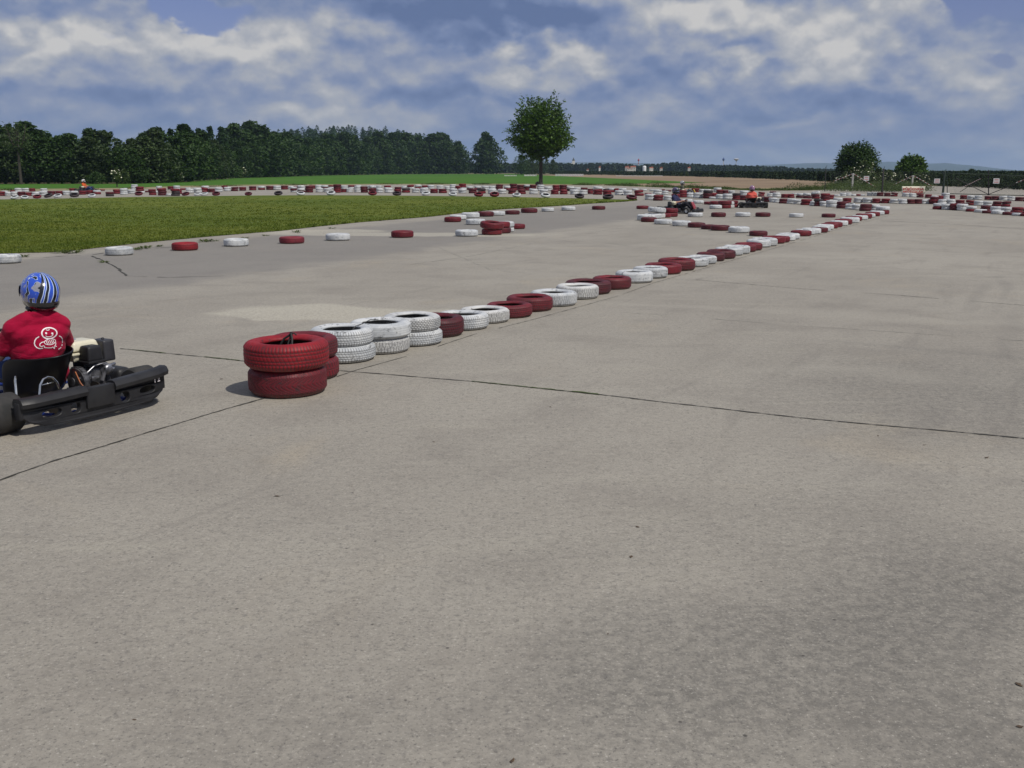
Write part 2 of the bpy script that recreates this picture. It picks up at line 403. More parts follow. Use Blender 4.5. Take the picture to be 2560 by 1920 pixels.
# one ground sheet to the horizon (dry verge, then worked by the field sheets that lie on it)
sheet('ground', [(-9000, -3000), (9000, -3000), (9000, 9000), (-9000, 9000)], -.06, M_BELT)
sheet('soil_field', gp([(1240, 436.5), (1500, 436.5), (1700, 440), (1850, 443.5), (2010, 449), (2120, 456), (2145, 462), (2100, 470), (1900, 480), (1240, 475)]), -.045, M_SOIL)
sheet('verge', gp([(-1500, 469), (-900, 469), (0, 470.5), (320, 467), (450, 462), (640, 459), (960, 457.2), (1290, 457.4), (1440, 459.5), (1560, 461.5), (1720, 466), (1860, 470), (2040, 470), (2127, 469), (2160, 461), (2300, 456), (2360, 458), (2700, 466), (2700, 480), (1900, 500), (0, 510), (-1500, 520)]), -.035, M_VERGE)
sheet('crop_field', gp([(-2600, 459.5), (-900, 459.5), (0, 459.5), (330, 459), (450, 455.5), (600, 444), (800, 438.5), (1000, 435.2), (1290, 434.6), (1390, 439.5), (1560, 447), (1765, 456.2), (1640, 457.8), (1540, 459.5), (1440, 460), (1280, 458.6), (960, 459), (640, 460.5), (450, 464), (320, 468.8), (0, 472), (-900, 472), (-2600, 472)]), -.025, M_CROP)
concrete = sheet('concrete_apron', [(-60, -25), (60, -25)] + [tuple(p[:2]) for p in gp([(3400, 500), (2700, 473), (2560, 470.5), (2462, 467), (2362, 465), (2264, 464.6), (2200, 467), (2127, 470.5), (2020, 476.5), (1900, 477), (1640, 468.5), (1500, 463.6), (1280, 461.6), (960, 461.6), (640, 464), (450, 469), (320, 474), (0, 478), (-900, 480)])], 0, M_CONC)
# infield turf with a lumpy surface, laid on the apron
turf_px = [(-500, 662), (-160, 642), (0, 635), (60, 632.5), (145, 631), (200, 625), (260, 618), (390, 604), (520, 592), (640, 582), (698, 578), (800, 566), (900, 556), (990, 549), (1080, 541.5), (1170, 531), (1254, 523.5), (1330, 519), (1405, 514.5), (1480, 509), (1560, 504.5), (1592, 501.5), (1585, 499.5), (1500, 498), (1440, 496.2), (1290, 493), (1130, 490.8), (960, 489), (800, 488.3), (640, 489), (480, 491), (320, 493), (160, 496.5), (0, 499), (-160, 501), (-500, 508)]
turf_poly = gp(turf_px)
def inside(x, y, poly):
    c = False; j = len(poly) - 1
    for i in range(len(poly)):
        a, b = poly[i], poly[j]
        if (a[1] > y) != (b[1] > y) and x < (b[0] - a[0]) * (y - a[1]) / (b[1] - a[1]) + a[0]: c = not c
        j = i
    return c
turf = sheet('infield_turf', turf_poly, .012, M_TURF)
def grass_tufts():
    V, Q = [], []
    rg = random.Random(3); n = 0; k = 0
    edge = [p for p in turf_poly]
    def tuft(x, y, h, w, cnt):
        for _ in range(cnt):
            a = rg.uniform(0, 6.28); r0 = rg.uniform(0, w); bx, by = x + r0 * math.cos(a), y + r0 * math.sin(a)
            t = rg.uniform(0, 6.28); hh = h * rg.uniform(.5, 1.1); ww = rg.uniform(.006, .012) * (1 + y / 28)
            dx, dy = math.cos(t) * ww, math.sin(t) * ww; lx, ly = rg.uniform(-.5, .5) * hh, rg.uniform(-.5, .5) * hh
            i = len(V); V.extend([(bx - dx, by - dy, .01), (bx + dx, by + dy, .01), (bx + dx * .3 + lx, by + dy * .3 + ly, .01 + hh), (bx - dx * .3 + lx, by - dy * .3 + ly, .01 + hh)])
            Q.append((i, i + 1, i + 2, i + 3))
    while k < 15000:
        px = rg.uniform(-60, 1600); py = 495 + (640 - 495) * rg.random() ** .8
        p = G(px, py)
        if not inside(p.x, p.y, turf_poly): continue
        k += 1; tuft(p.x, p.y, rg.uniform(.015, .05) * (1 + .6 * noise.noise(p * .35)), .16, 4)
    for i in range(22):                              # ragged near edge, overhanging the concrete
        a, b = edge[i], edge[i + 1]; L = (b - a).length
        for s in range(int(L * 9)):
            q = a.lerp(b, rg.random()); off = rg.gauss(0, .10) + .05 * noise.noise(q * 1.5)
            tuft(q.x, q.y - off + .05, rg.uniform(.03, .1), .06, 5)
    return npmesh('grass', np.array(V), np.array(Q))
def leaf_mat(name, c1, c2, rough=.55, trans=.12, scale=.8, dark=None, vary=True):
    m, t, b = material(name); o = t.obj(); n = t.noise(o, scale, 3, .6); n2 = t.noise(o, scale * 9, 2)
    col = t.mix(t.rng(n, .35, .65), c1, c2)
    if vary:
        oi = t.add('ShaderNodeObjectInfo').outputs['Random']
        col = t.mix(t.m('MULTIPLY', oi, .45), col, tuple(x * .55 for x in c1))
    col = t.mix(t.m('MULTIPLY', t.rng(n2, .4, .7), .35), col, tuple(x * .55 for x in c1))
    t.put(b.inputs['Base Color'], col); b.inputs['Roughness'].default_value = rough; b.inputs['Specular IOR Level'].default_value = .25
    tr = t.add('ShaderNodeBsdfTranslucent'); t.put(tr.inputs['Color'], t.v('MULTIPLY', col, (1.2, 1.5, .6)))
    mx = t.add('ShaderNodeMixShader'); mx.inputs[0].default_value = trans
    out = t.n['Material Output']; t.l.new(b.outputs[0], mx.inputs[1]); t.l.new(tr.outputs[0], mx.inputs[2]); t.l.new(mx.outputs[0], out.inputs[0])
    return m
M_GRASS = leaf_mat('grass_blades', (.092, .128, .017), (.150, .172, .028), .7, .3, .22, vary=False)
g = link('grass', grass_tufts(), M_GRASS); props(g, 'short green grass growing on the infield', 'grass', kind='stuff')

# joints between the slabs: real thin strips of dark filler with moss
M_JOINT = simple('joint_filler', (.045, .043, .036), .95, col2=(.028, .026, .02), scale=5)
M_MOSS = simple('moss', (.06, .085, .02), .95, col2=(.035, .05, .012), scale=14)
M_FAINT = simple('healed_joint', (.20, .19, .17), .9, col2=(.36, .34, .29), scale=3)
def joint(pts, w, mat=M_JOINT, z=.004, gaps=0., seed=1, step=.025):
    rg = random.Random(seed); V, Q = [], []
    P = [G(*p) for p in pts] if len(pts[0]) == 2 else pts
    for a, b in zip(P, P[1:]):
        n = max(2, int((b - a).length / step)); d = (b - a).normalized(); s = Vector((-d.y, d.x, 0))
        for i in range(n):
            q0, q1 = a.lerp(b, i / n), a.lerp(b, (i + 1) / n)
            if gaps and noise.noise(q0 * 1.7 + Vector((seed, 0, 0))) > .5 - gaps: continue
            def pr(q):
                o1 = .9 * w * noise.noise(q * 2.1 + Vector((0, seed, 3))) + .5 * w * noise.noise(q * 23); ww = w * (.22 + 1.1 * abs(noise.noise(q * 9 + Vector((seed, 1, 0)))) + .5 * abs(noise.noise(q * 41)))
                return q + s * (o1 - ww), q + s * (o1 + ww)
            l0, r0 = pr(q0); l1, r1 = pr(q1); i0 = len(V)
            for q in (l0, r0, r1, l1): V.append((q.x, q.y, z))
            Q.append((i0, i0 + 1, i0 + 2, i0 + 3))
    o = link('expansion_joint', npmesh('expansion_joint', np.array(V), np.array(Q)), mat); props(o, kind='structure'); return o
joint([(300, 872), (610, 903), (850, 927), (1190, 955), (1480, 985), (2000, 1045), (2560, 1096), (2900, 1126), (4200, 1243)], .013)
joint([(-60, 1222), (20, 1194), (140, 1151), (260, 1117), (370, 1082), (480, 1049), (580, 1019), (650, 999), (760, 960)], .012, seed=4)
joint([(790, 960), (890, 926), (1040, 885), (1180, 838), (1330, 800), (1540, 742), (1640, 706), (1800, 660), (1960, 614), (2090, 575), (2220, 540)], .008, seed=6, gaps=.22, step=.05)
joint([(230, 640), (265, 655), (290, 668), (316, 690)], .035, seed=8, step=.15)
joint([(316, 690), (420, 694), (560, 690)], .02, seed=9, gaps=.35, step=.2)
joint([(0, 655), (150, 641), (230, 637), (320, 625), (430, 618)], .035, seed=10, gaps=.15, step=.2)
joint([(1460, 774), (1700, 791), (2000, 814), (2560, 852)], .010, M_FAINT, seed=11, gaps=.32)
joint([(1740, 700), (2000, 722), (2240, 738), (2700, 775)], .012, M_JOINT, seed=12, gaps=.12)
joint([(1100, 620), (1230, 676), (1470, 694)], .014, M_FAINT, seed=13, gaps=.3, step=.2)
joint([(2200, 552), (2400, 562), (2800, 590)], .035, seed=14, step=.3)
joint([(2290, 515), (2250, 530), (2130, 560)], .03, M_FAINT, seed=15, step=.3)
joint([(2270, 477), (2180, 483), (2240, 478), (2330, 472), (2400, 469)], .08, M_JOINT, seed=16, gaps=.1, step=.5)
joint([(1000, 665), (1180, 640), (1360, 602), (1560, 568)], .02, M_FAINT, seed=17, gaps=.2, step=.2)
J1 = [(300, 872), (610, 903), (850, 927), (1190, 955), (1480, 985), (2000, 1045), (2560, 1096)]
def along(px): return next((px, a[1] + (b[1] - a[1]) * (px - a[0]) / (b[0] - a[0])) for a, b in zip(J1, J1[1:]) if a[0] <= px <= b[0])
joint([along(x) for x in (320, 400, 500, 600)], .014, M_MOSS, .007, .2, 21)
joint([along(x) for x in (1180, 1250, 1330, 1420, 1500)], .013, M_MOSS, .007, .1, 22)
joint([along(x) for x in (1430, 1460, 1495)], .022, M_MOSS, .008, 0, 23)
# weeds in the cracks at the left edge, and leaf litter on the slabs
def weed_mesh(seed, n=26, r=.12, h=.07, lw=.012):
    rg = random.Random(seed); V, Q = [], []
    for _ in range(n):
        a = rg.uniform(0, 6.28); q = r * math.sqrt(rg.random()) * .5; x, y = q * math.cos(a), q * math.sin(a)
        b = a + rg.uniform(-.6, .6); l = rg.uniform(.4, 1) * r; hh = rg.uniform(.3, 1) * h
        dx, dy = -math.sin(b) * lw, math.cos(b) * lw
        ex, ey = x + math.cos(b) * l, y + math.sin(b) * l; mx_, my_ = (x + ex) / 2, (y + ey) / 2
        i = len(V); V += [(x, y, 0), (mx_ + dx, my_ + dy, hh), (ex, ey, hh * .6), (mx_ - dx, my_ - dy, hh)]; Q.append((i, i + 1, i + 2, i + 3))
    return npmesh('weed', np.array(V), np.array(Q))
M_WEED = leaf_mat('weed_leaf', (.06, .085, .02), (.10, .125, .03), .6, .2, 3)
wm = [weed_mesh(i) for i in range(3)]
for me in wm: me.materials.append(M_WEED)
weeds = [(158, 634, 2.2), (163, 632, 1.6), (195, 633, 1.8), (340, 625, 1.6), (358, 622, 2), (372, 620, 1.5), (398, 617, 1.3), (512, 605, 2), (520, 604.5, 1.8), (540, 603, 1.2), (612, 596, 1.2), (742, 582, 2), (830, 572, 1.4), (260, 657, 1.3), (60, 643, 1.5), (664, 590, 1.1)]
for i, (px, py, s) in enumerate(weeds):
    o = link('weed', wm[i % 3]); p = G(px, py); o.location = (p.x, p.y, 0); o.scale = (s * .9, s * .6, s * .55); o.rotation_euler.z = i * 1.9
    props(o, ('green weed in a crack of the concrete, %s one from the left' % nth(sorted(w[0] for w in weeds).index(px) + 1)), 'weed', 'weeds in the slab cracks')
M_LEAF = simple('dead_leaf', (.10, .065, .035), .9, scale=30, col2=(.05, .032, .02))
def leaf_mesh(seed):
    rg = random.Random(seed); V = []; n = 9
    for k in range(n):
        a = 6.283 * k / n; r = .016 * rg.uniform(.6, 1.3) * (1.6 if k in (0,) else 1)
        V.append((r * 1.5 * math.cos(a), r * math.sin(a), .004 + .006 * rg.random()))
    V.append((0, 0, .009)); return pymesh('dead_leaf', V, [(k, (k + 1) % n, n) for k in range(n)], True)
lm = [leaf_mesh(i) for i in range(3)]
for me in lm: me.materials.append(M_LEAF)
leaves = [(692, 1241, 1.5), (1594, 1318, 1.2), (1578, 1392, 1.3), (2466, 1145, 1.6), (2550, 1818, 1.3), (2546, 1712, 1.5), (1280, 1904, 1.1), (554, 948, 1.7), (1084, 1105, 1), (1376, 1018, 1.1), (1520, 1585, .6), (2310, 1113, 1), (370, 788, 1.2), (205, 731, 1.7), (420, 866, 1), (337, 1800, .6), (730, 692, 1.6), (2195, 1090, 1), (1700, 820, 1)]
for i, (px, py, s) in enumerate(leaves):
    o = link('dead_leaf', lm[i % 3]); p = G(px, py); o.location = (p.x, p.y, 0); o.scale = (s * .36, s * .36, s * .36); o.rotation_euler.z = i * 2.3
    r_ = sorted(w[1] for w in leaves).index(py) + 1
    props(o, 'curled brown dead leaf lying on the bare concrete, %s from the horizon' % nth(r_), 'leaf', 'dead leaves on the concrete')
# ------------------------------------------------------------------ tyres
TR, TH = .30, .195                                    # radius and width of the master tyre
def tread(kind, a, v):
    """depth 0..1 of a groove at angle a, height v in -1..1 across the tread"""
    def g(x, w): x = abs(x - round(x)); return max(0., 1 - x / w) if x < w else 0.
    av = abs(v)
    if kind == 'rib':
        d = max(1 if abs(av - .28) < .07 else 0, 1 if abs(av - .68) < .07 else 0)
        if av > .72: d = max(d, g(a * 72 / 6.2832, .22))
        elif av < .62: d = max(d, .7 * g(a * 64 / 6.2832 + v * .8, .16))
        return d
    if kind == 'block':
        row = int((v + 1) * 2.5); d = 1 if g((v + 1) * 2.5, .14) > 0 else 0
        return max(d, g(a * 60 / 6.2832 + .5 * (row % 2), .2))
    if kind == 'arrow':
        return max(g(a * 46 / 6.2832 - 2.6 * av ** 1.5, .17) * (1 if av > .1 else .3), .6 * g(a * 92 / 6.2832 - 5.2 * av ** 1.5 + .2, .1) if av > .5 else 0)
    if kind == 'zigzag':
        z = abs(((a * 58 / 6.2832) % 1) - .5) * 2
        return max(g(v * 3.2 + z * .55, .13) > 0, g(a * 58 / 6.2832 + (.5 if v > 0 else 0), .14))
    if kind == 'lug':
        d = 1 if abs(v) < .05 else 0
        return max(d, g(a * 50 / 6.2832 + .5 * (v > 0) + .4 * v, .24) if av > .25 else 0)
    return .25 * g(v * 4, .1)
def tyre_profile():
    """(r, z) of the outer skin from the top bead to the bottom bead, then back through the inside"""
    h = TH / 2
    top = [(.178, h * .66), (.182, h * .80), (.196, h * .90), (.222, h * .985), (.246, h), (.268, h * .93), (.284, h * .80), (.2935, h * .66)]
    mid = [(.2975 + .0025 * (1 - abs(v)), h * .60 * v) for v in [1 - 2 * k / 20 for k in range(21)]]
    bot = [(r, -z) for r, z in top[::-1]]
    ins = [(.186, -h * .58), (.215, -h * .80), (.245, -h * .86), (.272, -h * .70), (.283, -h * .3), (.283, h * .3), (.272, h * .70), (.245, h * .86), (.215, h * .80), (.186, h * .58)]
    return top, mid, bot, ins
def tyre_mesh(kind, seg, detail=True, seed=0):
    top, mid, bot, ins = tyre_profile()
    if not detail: top, mid, bot, ins = top[1::2], mid[2::8], bot[1::2], ins[1::3]
    prof = top + mid + bot + ins; nt, nm = len(top), len(mid); n = len(prof)
    V = np.zeros((seg * n, 3)); gr = np.zeros(seg * n)
    for k in range(seg):
        a = 2 * math.pi * k / seg
        lump = .0035 * noise.noise(Vector((math.cos(a) * 1.3, math.sin(a) * 1.3, seed * 3.1)))
        for i, (r, z) in enumerate(prof):
            d = 0
            if detail and nt - 2 <= i < nt + nm + 2:
                v = z / (TH * .30); d = tread(kind, a, max(-1.25, min(1.25, v)))
                if abs(v) > 1.15 and kind not in ('lug', 'arrow', 'rib'): d *= .4
            rr = r - .0034 * d + lump
            if detail and i < nt and abs(r - .235) < .012: rr += 0; z += .0016 * (1 if math.sin(a * 3 + seed) > .2 else 0) * (1 if z > 0 else -1)
            V[k * n + i] = (rr * math.cos(a), rr * math.sin(a), z + lump * 2 + TH / 2); gr[k * n + i] = d
            if i >= nt + nm + len(bot): gr[k * n + i] = 1.
    Q = np.array([(k * n + i, k * n + (i + 1) % n, ((k + 1) % seg) * n + (i + 1) % n, ((k + 1) % seg) * n + i) for k in range(seg) for i in range(n)])
    me = npmesh('tyre', V, Q, True)
    at = me.attributes.new('groove', 'FLOAT', 'POINT'); at.data.foreach_set('value', gr.astype(np.float32))
    me.materials.append(None)
    return me
def tyre_mat(name, c1, c2, wear=.35, gr=.75, rubber=(.022, .021, .022), rough=.6):
    m, t, b = material(name); o = t.obj()
    rd = t.m('MULTIPLY', t.add('ShaderNodeObjectInfo').outputs['Random'], 40.)
    n = t.noise(o, 5, 6, .6, .4, rd); n2 = t.noise(o, 17, 6, .68, .6, rd); n3 = t.noise(o, 60, 3, .6, 0, rd)
    col = t.mix(t.rng(n, .35, .68), c1, c2)
    z = t.sep(o)[2]
    dust = t.m('MULTIPLY', t.rng(z, .05, .0), t.rng(n2, .3, .6))
    w = t.m('MULTIPLY', t.rng(n2, .70 - wear * .35, .86 - wear * .35), .85)
    w = t.m('MAXIMUM', w, t.m('MULTIPLY', t.rng(n3, .68, .8), .5))
    gv = t.add('ShaderNodeAttribute', attribute_name='groove').outputs['Fac']
    w = t.m('MAXIMUM', w, t.m('MULTIPLY', t.m('POWER', gv, .8), gr))
    col = t.mix(w, col, rubber); col = t.mix(t.m('MULTIPLY', dust, .35), col, (.22, .2, .17))
    t.put(b.inputs['Base Color'], col); t.put(b.inputs['Roughness'], t.rng(n2, .3, .7, rough * .8, rough * 1.2)); b.inputs['Specular IOR Level'].default_value = .35
    t.put(b.inputs['Normal'], t.bump(t.m('ADD', n2, n3), .25, .004))
    return m
TM = {'W': tyre_mat('white_paint', (.41, .43, .45), (.59, .60, .60), .5, .7),
      'G': tyre_mat('grey_white_paint', (.40, .41, .42), (.56, .56, .55), .5, .85),
      'Z': tyre_mat('worn_white_paint', (.46, .46, .46), (.62, .62, .60), .45, .9),
      'R': tyre_mat('red_paint', (.105, .009, .015), (.165, .011, .019), .5, .85),
      'B': tyre_mat('bright_red_paint', (.19, .006, .012), (.28, .008, .015), .45, .8),
      'P': tyre_mat('pinkish_red_paint', (.15, .016, .026), (.22, .024, .036), .4, .5),
      'D': tyre_mat('dark_red_paint', (.060, .008, .013), (.105, .011, .018), .5, .8),
      'K': tyre_mat('bare_rubber', (.025, .022, .024), (.055, .035, .038), .5, .6)}
CW = {'W': 'white', 'G': 'greyish white', 'Z': 'worn white', 'R': 'red', 'B': 'bright red', 'P': 'faded red', 'D': 'dark maroon', 'K': 'black'}
HERO = {k: tyre_mesh(k, 432, True, i) for i, k in enumerate(('rib', 'block', 'arrow', 'zigzag', 'lug', 'plain'))}
LOWK = {'n': [tyre_mesh('plain', 64, True, 10 + i) for i in range(3)], 'f': [tyre_mesh('plain', 36, False, 20 + i) for i in range(2)]}

TY = []          # every tyre: dict(x, y, z, D, h, col, mesh, tilt, label, group, w)
def stack(px, py, w, cols, row, k, mesh=None, h=None, tilt=None, ws=None, dx=0, dy=0, z0=0.0, jit=1.0, meshes=None):
    """a pile of tyres whose nearest ground contact is seen at (px, py) and which looks w pixels wide"""
    g = G(px, py); d = g.xy.normalized()
    D0 = w / F * (g.y * math.cos(PITCH) + CAM_H * math.sin(PITCH) + .28)
    D0 = max(.44, min(.70, D0)); c = g.xy + d * (D0 / 2 * .93) + Vector((dx, dy)); z = z0
    for i, ch in enumerate(cols):
        D = D0 * ((ws[i] / w) if ws else rnd.uniform(.96, 1.03)); hh = (h if h else .168 * (D / .6) * rnd.uniform(.92, 1.08))
        off = Vector((rnd.uniform(-1, 1), rnd.uniform(-1, 1))) * (.02 * jit if i else .0)
        tl = (0, 0)
        if tilt and i == len(cols) - 1: tl = tilt
        TY.append(dict(x=c.x + off.x, y=c.y + off.y, z=z, D=D, h=hh, col=ch, tilt=tl, w=w, row=row, k=k, lev=i, n=len(cols), px=px,
                       mesh=(meshes[i] if meshes else mesh)))
        z += hh * .985
def lean(px, py, w, col, row, k, ang, az=0.0):        # a tyre leaning on the turf edge
    g = G(px, py); D = w / F * (g.y * math.cos(PITCH) + .3); D = max(.44, min(.68, D))
    TY.append(dict(x=g.x, y=g.y + D / 2 * math.cos(ang), z=D / 2 * math.sin(abs(ang)) + .0, D=D, h=.16 * D / .6, col=col, tilt=(ang, az), w=w, row=row, k=k, lev=0, n=1, px=px, mesh=None))

# near diagonal row, front to back
A = [(722, 998, 193, 'RB', ['arrow', 'rib'], [193, 207], .218), (760, 957, 178, 'RR', ['lug', 'block'], None, .182), (857, 911, 165, 'WW', ['rib', 'rib'], [165, 157], .155),
     (952, 888, 150, 'ZW', ['zigzag', 'plain'], None, .152), (1032, 867.6, 146, 'WG', ['rib', 'block'], None, .15), (1090, 846.5, 143, 'D', ['rib'], None, .205),
     (1157, 828, 130, 'W', ['rib'], None, None), (1212, 811, 129, 'Z', ['zigzag'], None, None), (1273, 797, 117, 'R', ['rib'], None, None), (1324, 781, 119, 'R', ['rib'], None, None),
     (1383, 768, 119, 'W', ['zigzag'], None, None), (1443, 750, 109, 'Z', ['zigzag'], None, None), (1470, 738, 114, 'D', ['rib'], None, None), (1529, 725, 97, 'R', ['block'], None, None),
     (1585, 709, 96, 'W', ['plain'], None, None), (1625, 697, 88, 'W', ['rib'], None, None), (1657, 687, 92, 'R', ['plain'], None, None), (1691, 678, 90, 'R', ['rib'], None, None)]
for i, (px, py, w, cols, ms, ws, h) in enumerate(A): stack(px, py, w, cols, 'A', i, h=h, ws=ws, meshes=ms, jit=.3)
A2 = [(1729, 668, 82, 'W'), (1755, 661, 74, 'W'), (1776, 654, 73, 'D'), (1802, 648, 73, 'D'), (1822, 640, 68, 'W'), (1841, 636, 65, 'W'), (1858, 631, 65, 'R'), (1871, 627, 69, 'R'),
      (1896, 619, 60, 'W'), (1910, 616, 65, 'W'), (1933, 609.7, 58, 'R'), (1946, 606.7, 56, 'R'), (1962, 602.8, 54, 'W'), (1971, 599, 57, 'W'), (2002, 591, 52, 'R'), (2013, 587.5, 50, 'W'),
      (2027, 586, 50, 'W'), (2046, 582, 46, 'D'), (2053, 579.4, 46, 'W'), (2062, 574.5, 42, 'W'), (2073, 571.6, 44, 'R'), (2083, 568.5, 44, 'R'), (2097, 565, 43, 'W'), (2108, 561.6, 44, 'R'),
      (2124, 558, 46, 'W'), (2133, 553, 42, 'R'), (2149, 550, 40, 'W'), (2159, 547, 40, 'R'), (2169, 544, 37, 'W'), (2181, 541, 37, 'R'), (2192, 538, 36, 'W'), (2205, 536, 34, 'RW')]
for i, (px, py, w, cols) in enumerate(A2): stack(px, py, w, cols, 'A', i + len(A))
for i, (px, py, w, cols) in enumerate([(17, 660, 68, 'W'), (299, 639.6, 65, 'W'), (463, 627.5, 66, 'B'), (591, 617, 60, 'W'), (730, 610, 62, 'P'), (845, 602.6, 60, 'W'), (1006, 595, 55, 'R'), (1167, 592, 59, 'W')]):
    stack(px, py, w, cols, 'B', i)
Cc = [(1230, 588, 52, 'RR', [52, 60], (R(5), .8)), (1252, 584, 50, 'DR', None, None), (1262, 581, 48, 'WW', None, None), (1232, 572, 44, 'W', None, None), (1291, 573, 44, 'R', None, None), (1189, 562.6, 49, 'W', None, None),
      (1132, 555.7, 43, 'R', None, None), (1145, 550, 42, 'W', None, None), (1176, 546, 45, 'WW'[:1], None, None), (1214, 542, 43, 'D', None, None), (1244, 539.4, 39, 'W', None, None), (1281, 536.6, 38, 'D', None, None),
      (1323, 532.7, 41, 'D', None, None), (1369.5, 529.6, 33, 'W', None, None), (1421, 526.8, 34, 'W', None, None), (1496.5, 524.6, 33, 'D', None, None), (1606, 523, 31, 'R', None, None)]
for i, (px, py, w, cols, ws, tl) in enumerate(Cc): stack(px, py, w, cols, 'C', i, ws=ws, tilt=tl)
for i, (px, py, w, cols, tl) in enumerate([(1641, 546, 53, 'GW', (R(5), 2)), (1617, 552, 50, 'W', None), (1632, 547, 46, 'W', None), (1622, 555.7, 42, 'D', None), (1658, 544.5, 40, 'R', None), (1674, 542.7, 40, 'RR', None)]):
    stack(px, py, w, cols, 'D', i, tilt=tl)
for i, (px, py, w, cols) in enumerate([(1658, 561.5, 45, 'W'), (1704, 566, 46, 'W'), (1741, 569.6, 43, 'D'), (1773, 574, 43, 'D'), (1800, 577.4, 49, 'D'), (1847, 583, 53.6, 'W'), (1895.6, 591, 47, 'D')]):
    stack(px, py, w, cols, 'E', i)
for i, (px, py, w, cols) in enumerate([(1738, 543, 38, 'W'), (1796, 543, 38, 'D'), (1857, 542.4, 37, 'W'), (1907, 542.4, 36, 'D'), (1990.5, 544, 35, 'W'), (2071, 544, 35, 'D')]):
    stack(px, py, w, cols, 'F', i)
for i, (px, py, w, cols) in enumerate([(1718, 505.5, 28, 'W'), (1745, 509, 28, 'W'), (1773, 511.6, 27, 'R'), (1789, 512.7, 30, 'R'), (1829, 519, 31, 'RR'), (1820, 520.7, 32, 'GW'), (1811, 521.4, 33, 'RR'), (1789, 522.5, 31.5, 'W')]):
    stack(px, py, w, cols, 'G', i)
S = [(33, 499, 20, 'W'), (58, 499, 19, 'W'), (89, 497, 20, 'R'), (117.5, 495, 21, 'K'), (141, 495, 20, 'W'), (182, 494, 22, 'K'), (227, 494.7, 19, 'W'), (344, 489.5, 19.5, 'D'), (462, 490, 19, 'D'), (492, 490, 18, 'W'),
     (509, 490, 19, 'W'), (538, 490, 19.5, 'D'), (619, 489.5, 18, 'D'), (694, 489, 21, 'K'), (750, 489, 21, 'W'), (826, 489, 22, 'W'), (930, 489, 21.7, 'R'), (991, 489.5, 22, 'K'), (1064.5, 489.5, 22, 'W'), (1131, 491, 21, 'W'),
     (1196, 492.3, 23, 'R'), (1236, 493, 24, 'R'), (1291.6, 493.5, 22, 'W'), (1364, 495.3, 24, 'W'), (1449, 497, 24, 'K'), (1521.5, 499, 29, 'K'), (1580, 500.5, 27, 'D')]
for i, (px, py, w, col) in enumerate(S): lean(px, py, w, col, 'S', i, R(rnd.uniform(13, 20)), rnd.uniform(-.5, .5))
# front wall of the far barrier
Pw = '''2 490 21 RR|22 490 17 GW|38 490 18 GW|54 490 18 DD|73 490 17 RR|89 490 18 WW|109 489 20 WW|130 488 19 DD|149 488 18 RR|167 488 18 GW|186 488 19 WW|206 487 18 RR|224 486 19 DR|243 486 19 RW|275 491 20 KD|293 485 19 RR|310 487 18 WWW
329 484 18 WW|350 478 20 RR|353 483 18 W|370 481 14 D|382 488 18 RDR|390 482 13 W|406 489 22 DDR|423 489 14 W|439 490 21 KKR|446 485 20 RR|462 485 10 W|475 483 19 GW|495 482 20 WW|512 481 18 RR|530 481 17 DD|547 480 19 WW
569 478 18 WW|587 478 18 DD|607 477 18 DR|632 476 18 RD|654 475 18 RW|675 475 20 DD|693 475 19 GW|711 474 18 RD|735 481 17 WDW|753 482 19 DW|773 481.5 20 DDD|799 481 19 WW|819 481 20 WW|843 482 20 RRDD|859 481 15 RD|874 481 18 WW
894 481 17 WWW|911 482 19 DDD|932 482 20 DDW|949 482 18 WW|972 482 25 WW|995 483 18 DRD|1015 482 21 RK|1039 482 19 WW|1061 482.5 24 WW|1085 483 20 DR|1107 483 21 RD|1134 483 20 WW|1156 483.4 21 WW|1182 483.4 21 DD|1204 484 22 RK|1231 485 23 WW
1255 485 22 GW|1280 485 20 RD|1305 485.6 20 RD|1334 485.6 22 WW|1359 486 21 GW|1387 486 20 RR|1409 486 20 RR|1436 486.6 22 WW|1458 486.6 21 WG|1476 485 14 RR|1494 487 24 RRW|1518 487.5 22 RR|1548 488 22 WW|1570 488.5 22 WW|1598 490 23 RR|1620 487.5 18 R
1625 500 26 WW|1645 502 26 DR|1668 501 20 WW|1688 497 22 RR|1706 494 22 RRR|1724 494 20 WW|1745 496 25 WW|1769 496.6 24 DDK|1781 497 17 W|1784 494 20 DR|1799 498 20 WW|1819 499 25 GW|1841 500 21 RRK|1861 501 22 RD|1880 502 22 RD|1900 503 22 DD|1920 505 23 DD
1933 506 18 WW|1943 507 20 WW|1958 509 23 DD|1978 510 22 WW|1994 511 22 GW|2014 513 27 RR|2034 514.7 20 WW|2046 515.7 19 DDK|2059 516 20 WW|2080 518.6 30 WW|2106 521.5 30 DD|2125 523.7 24 WW|2141 525 24 WW|2163 528 30 DD|2186 527 27 WW'''
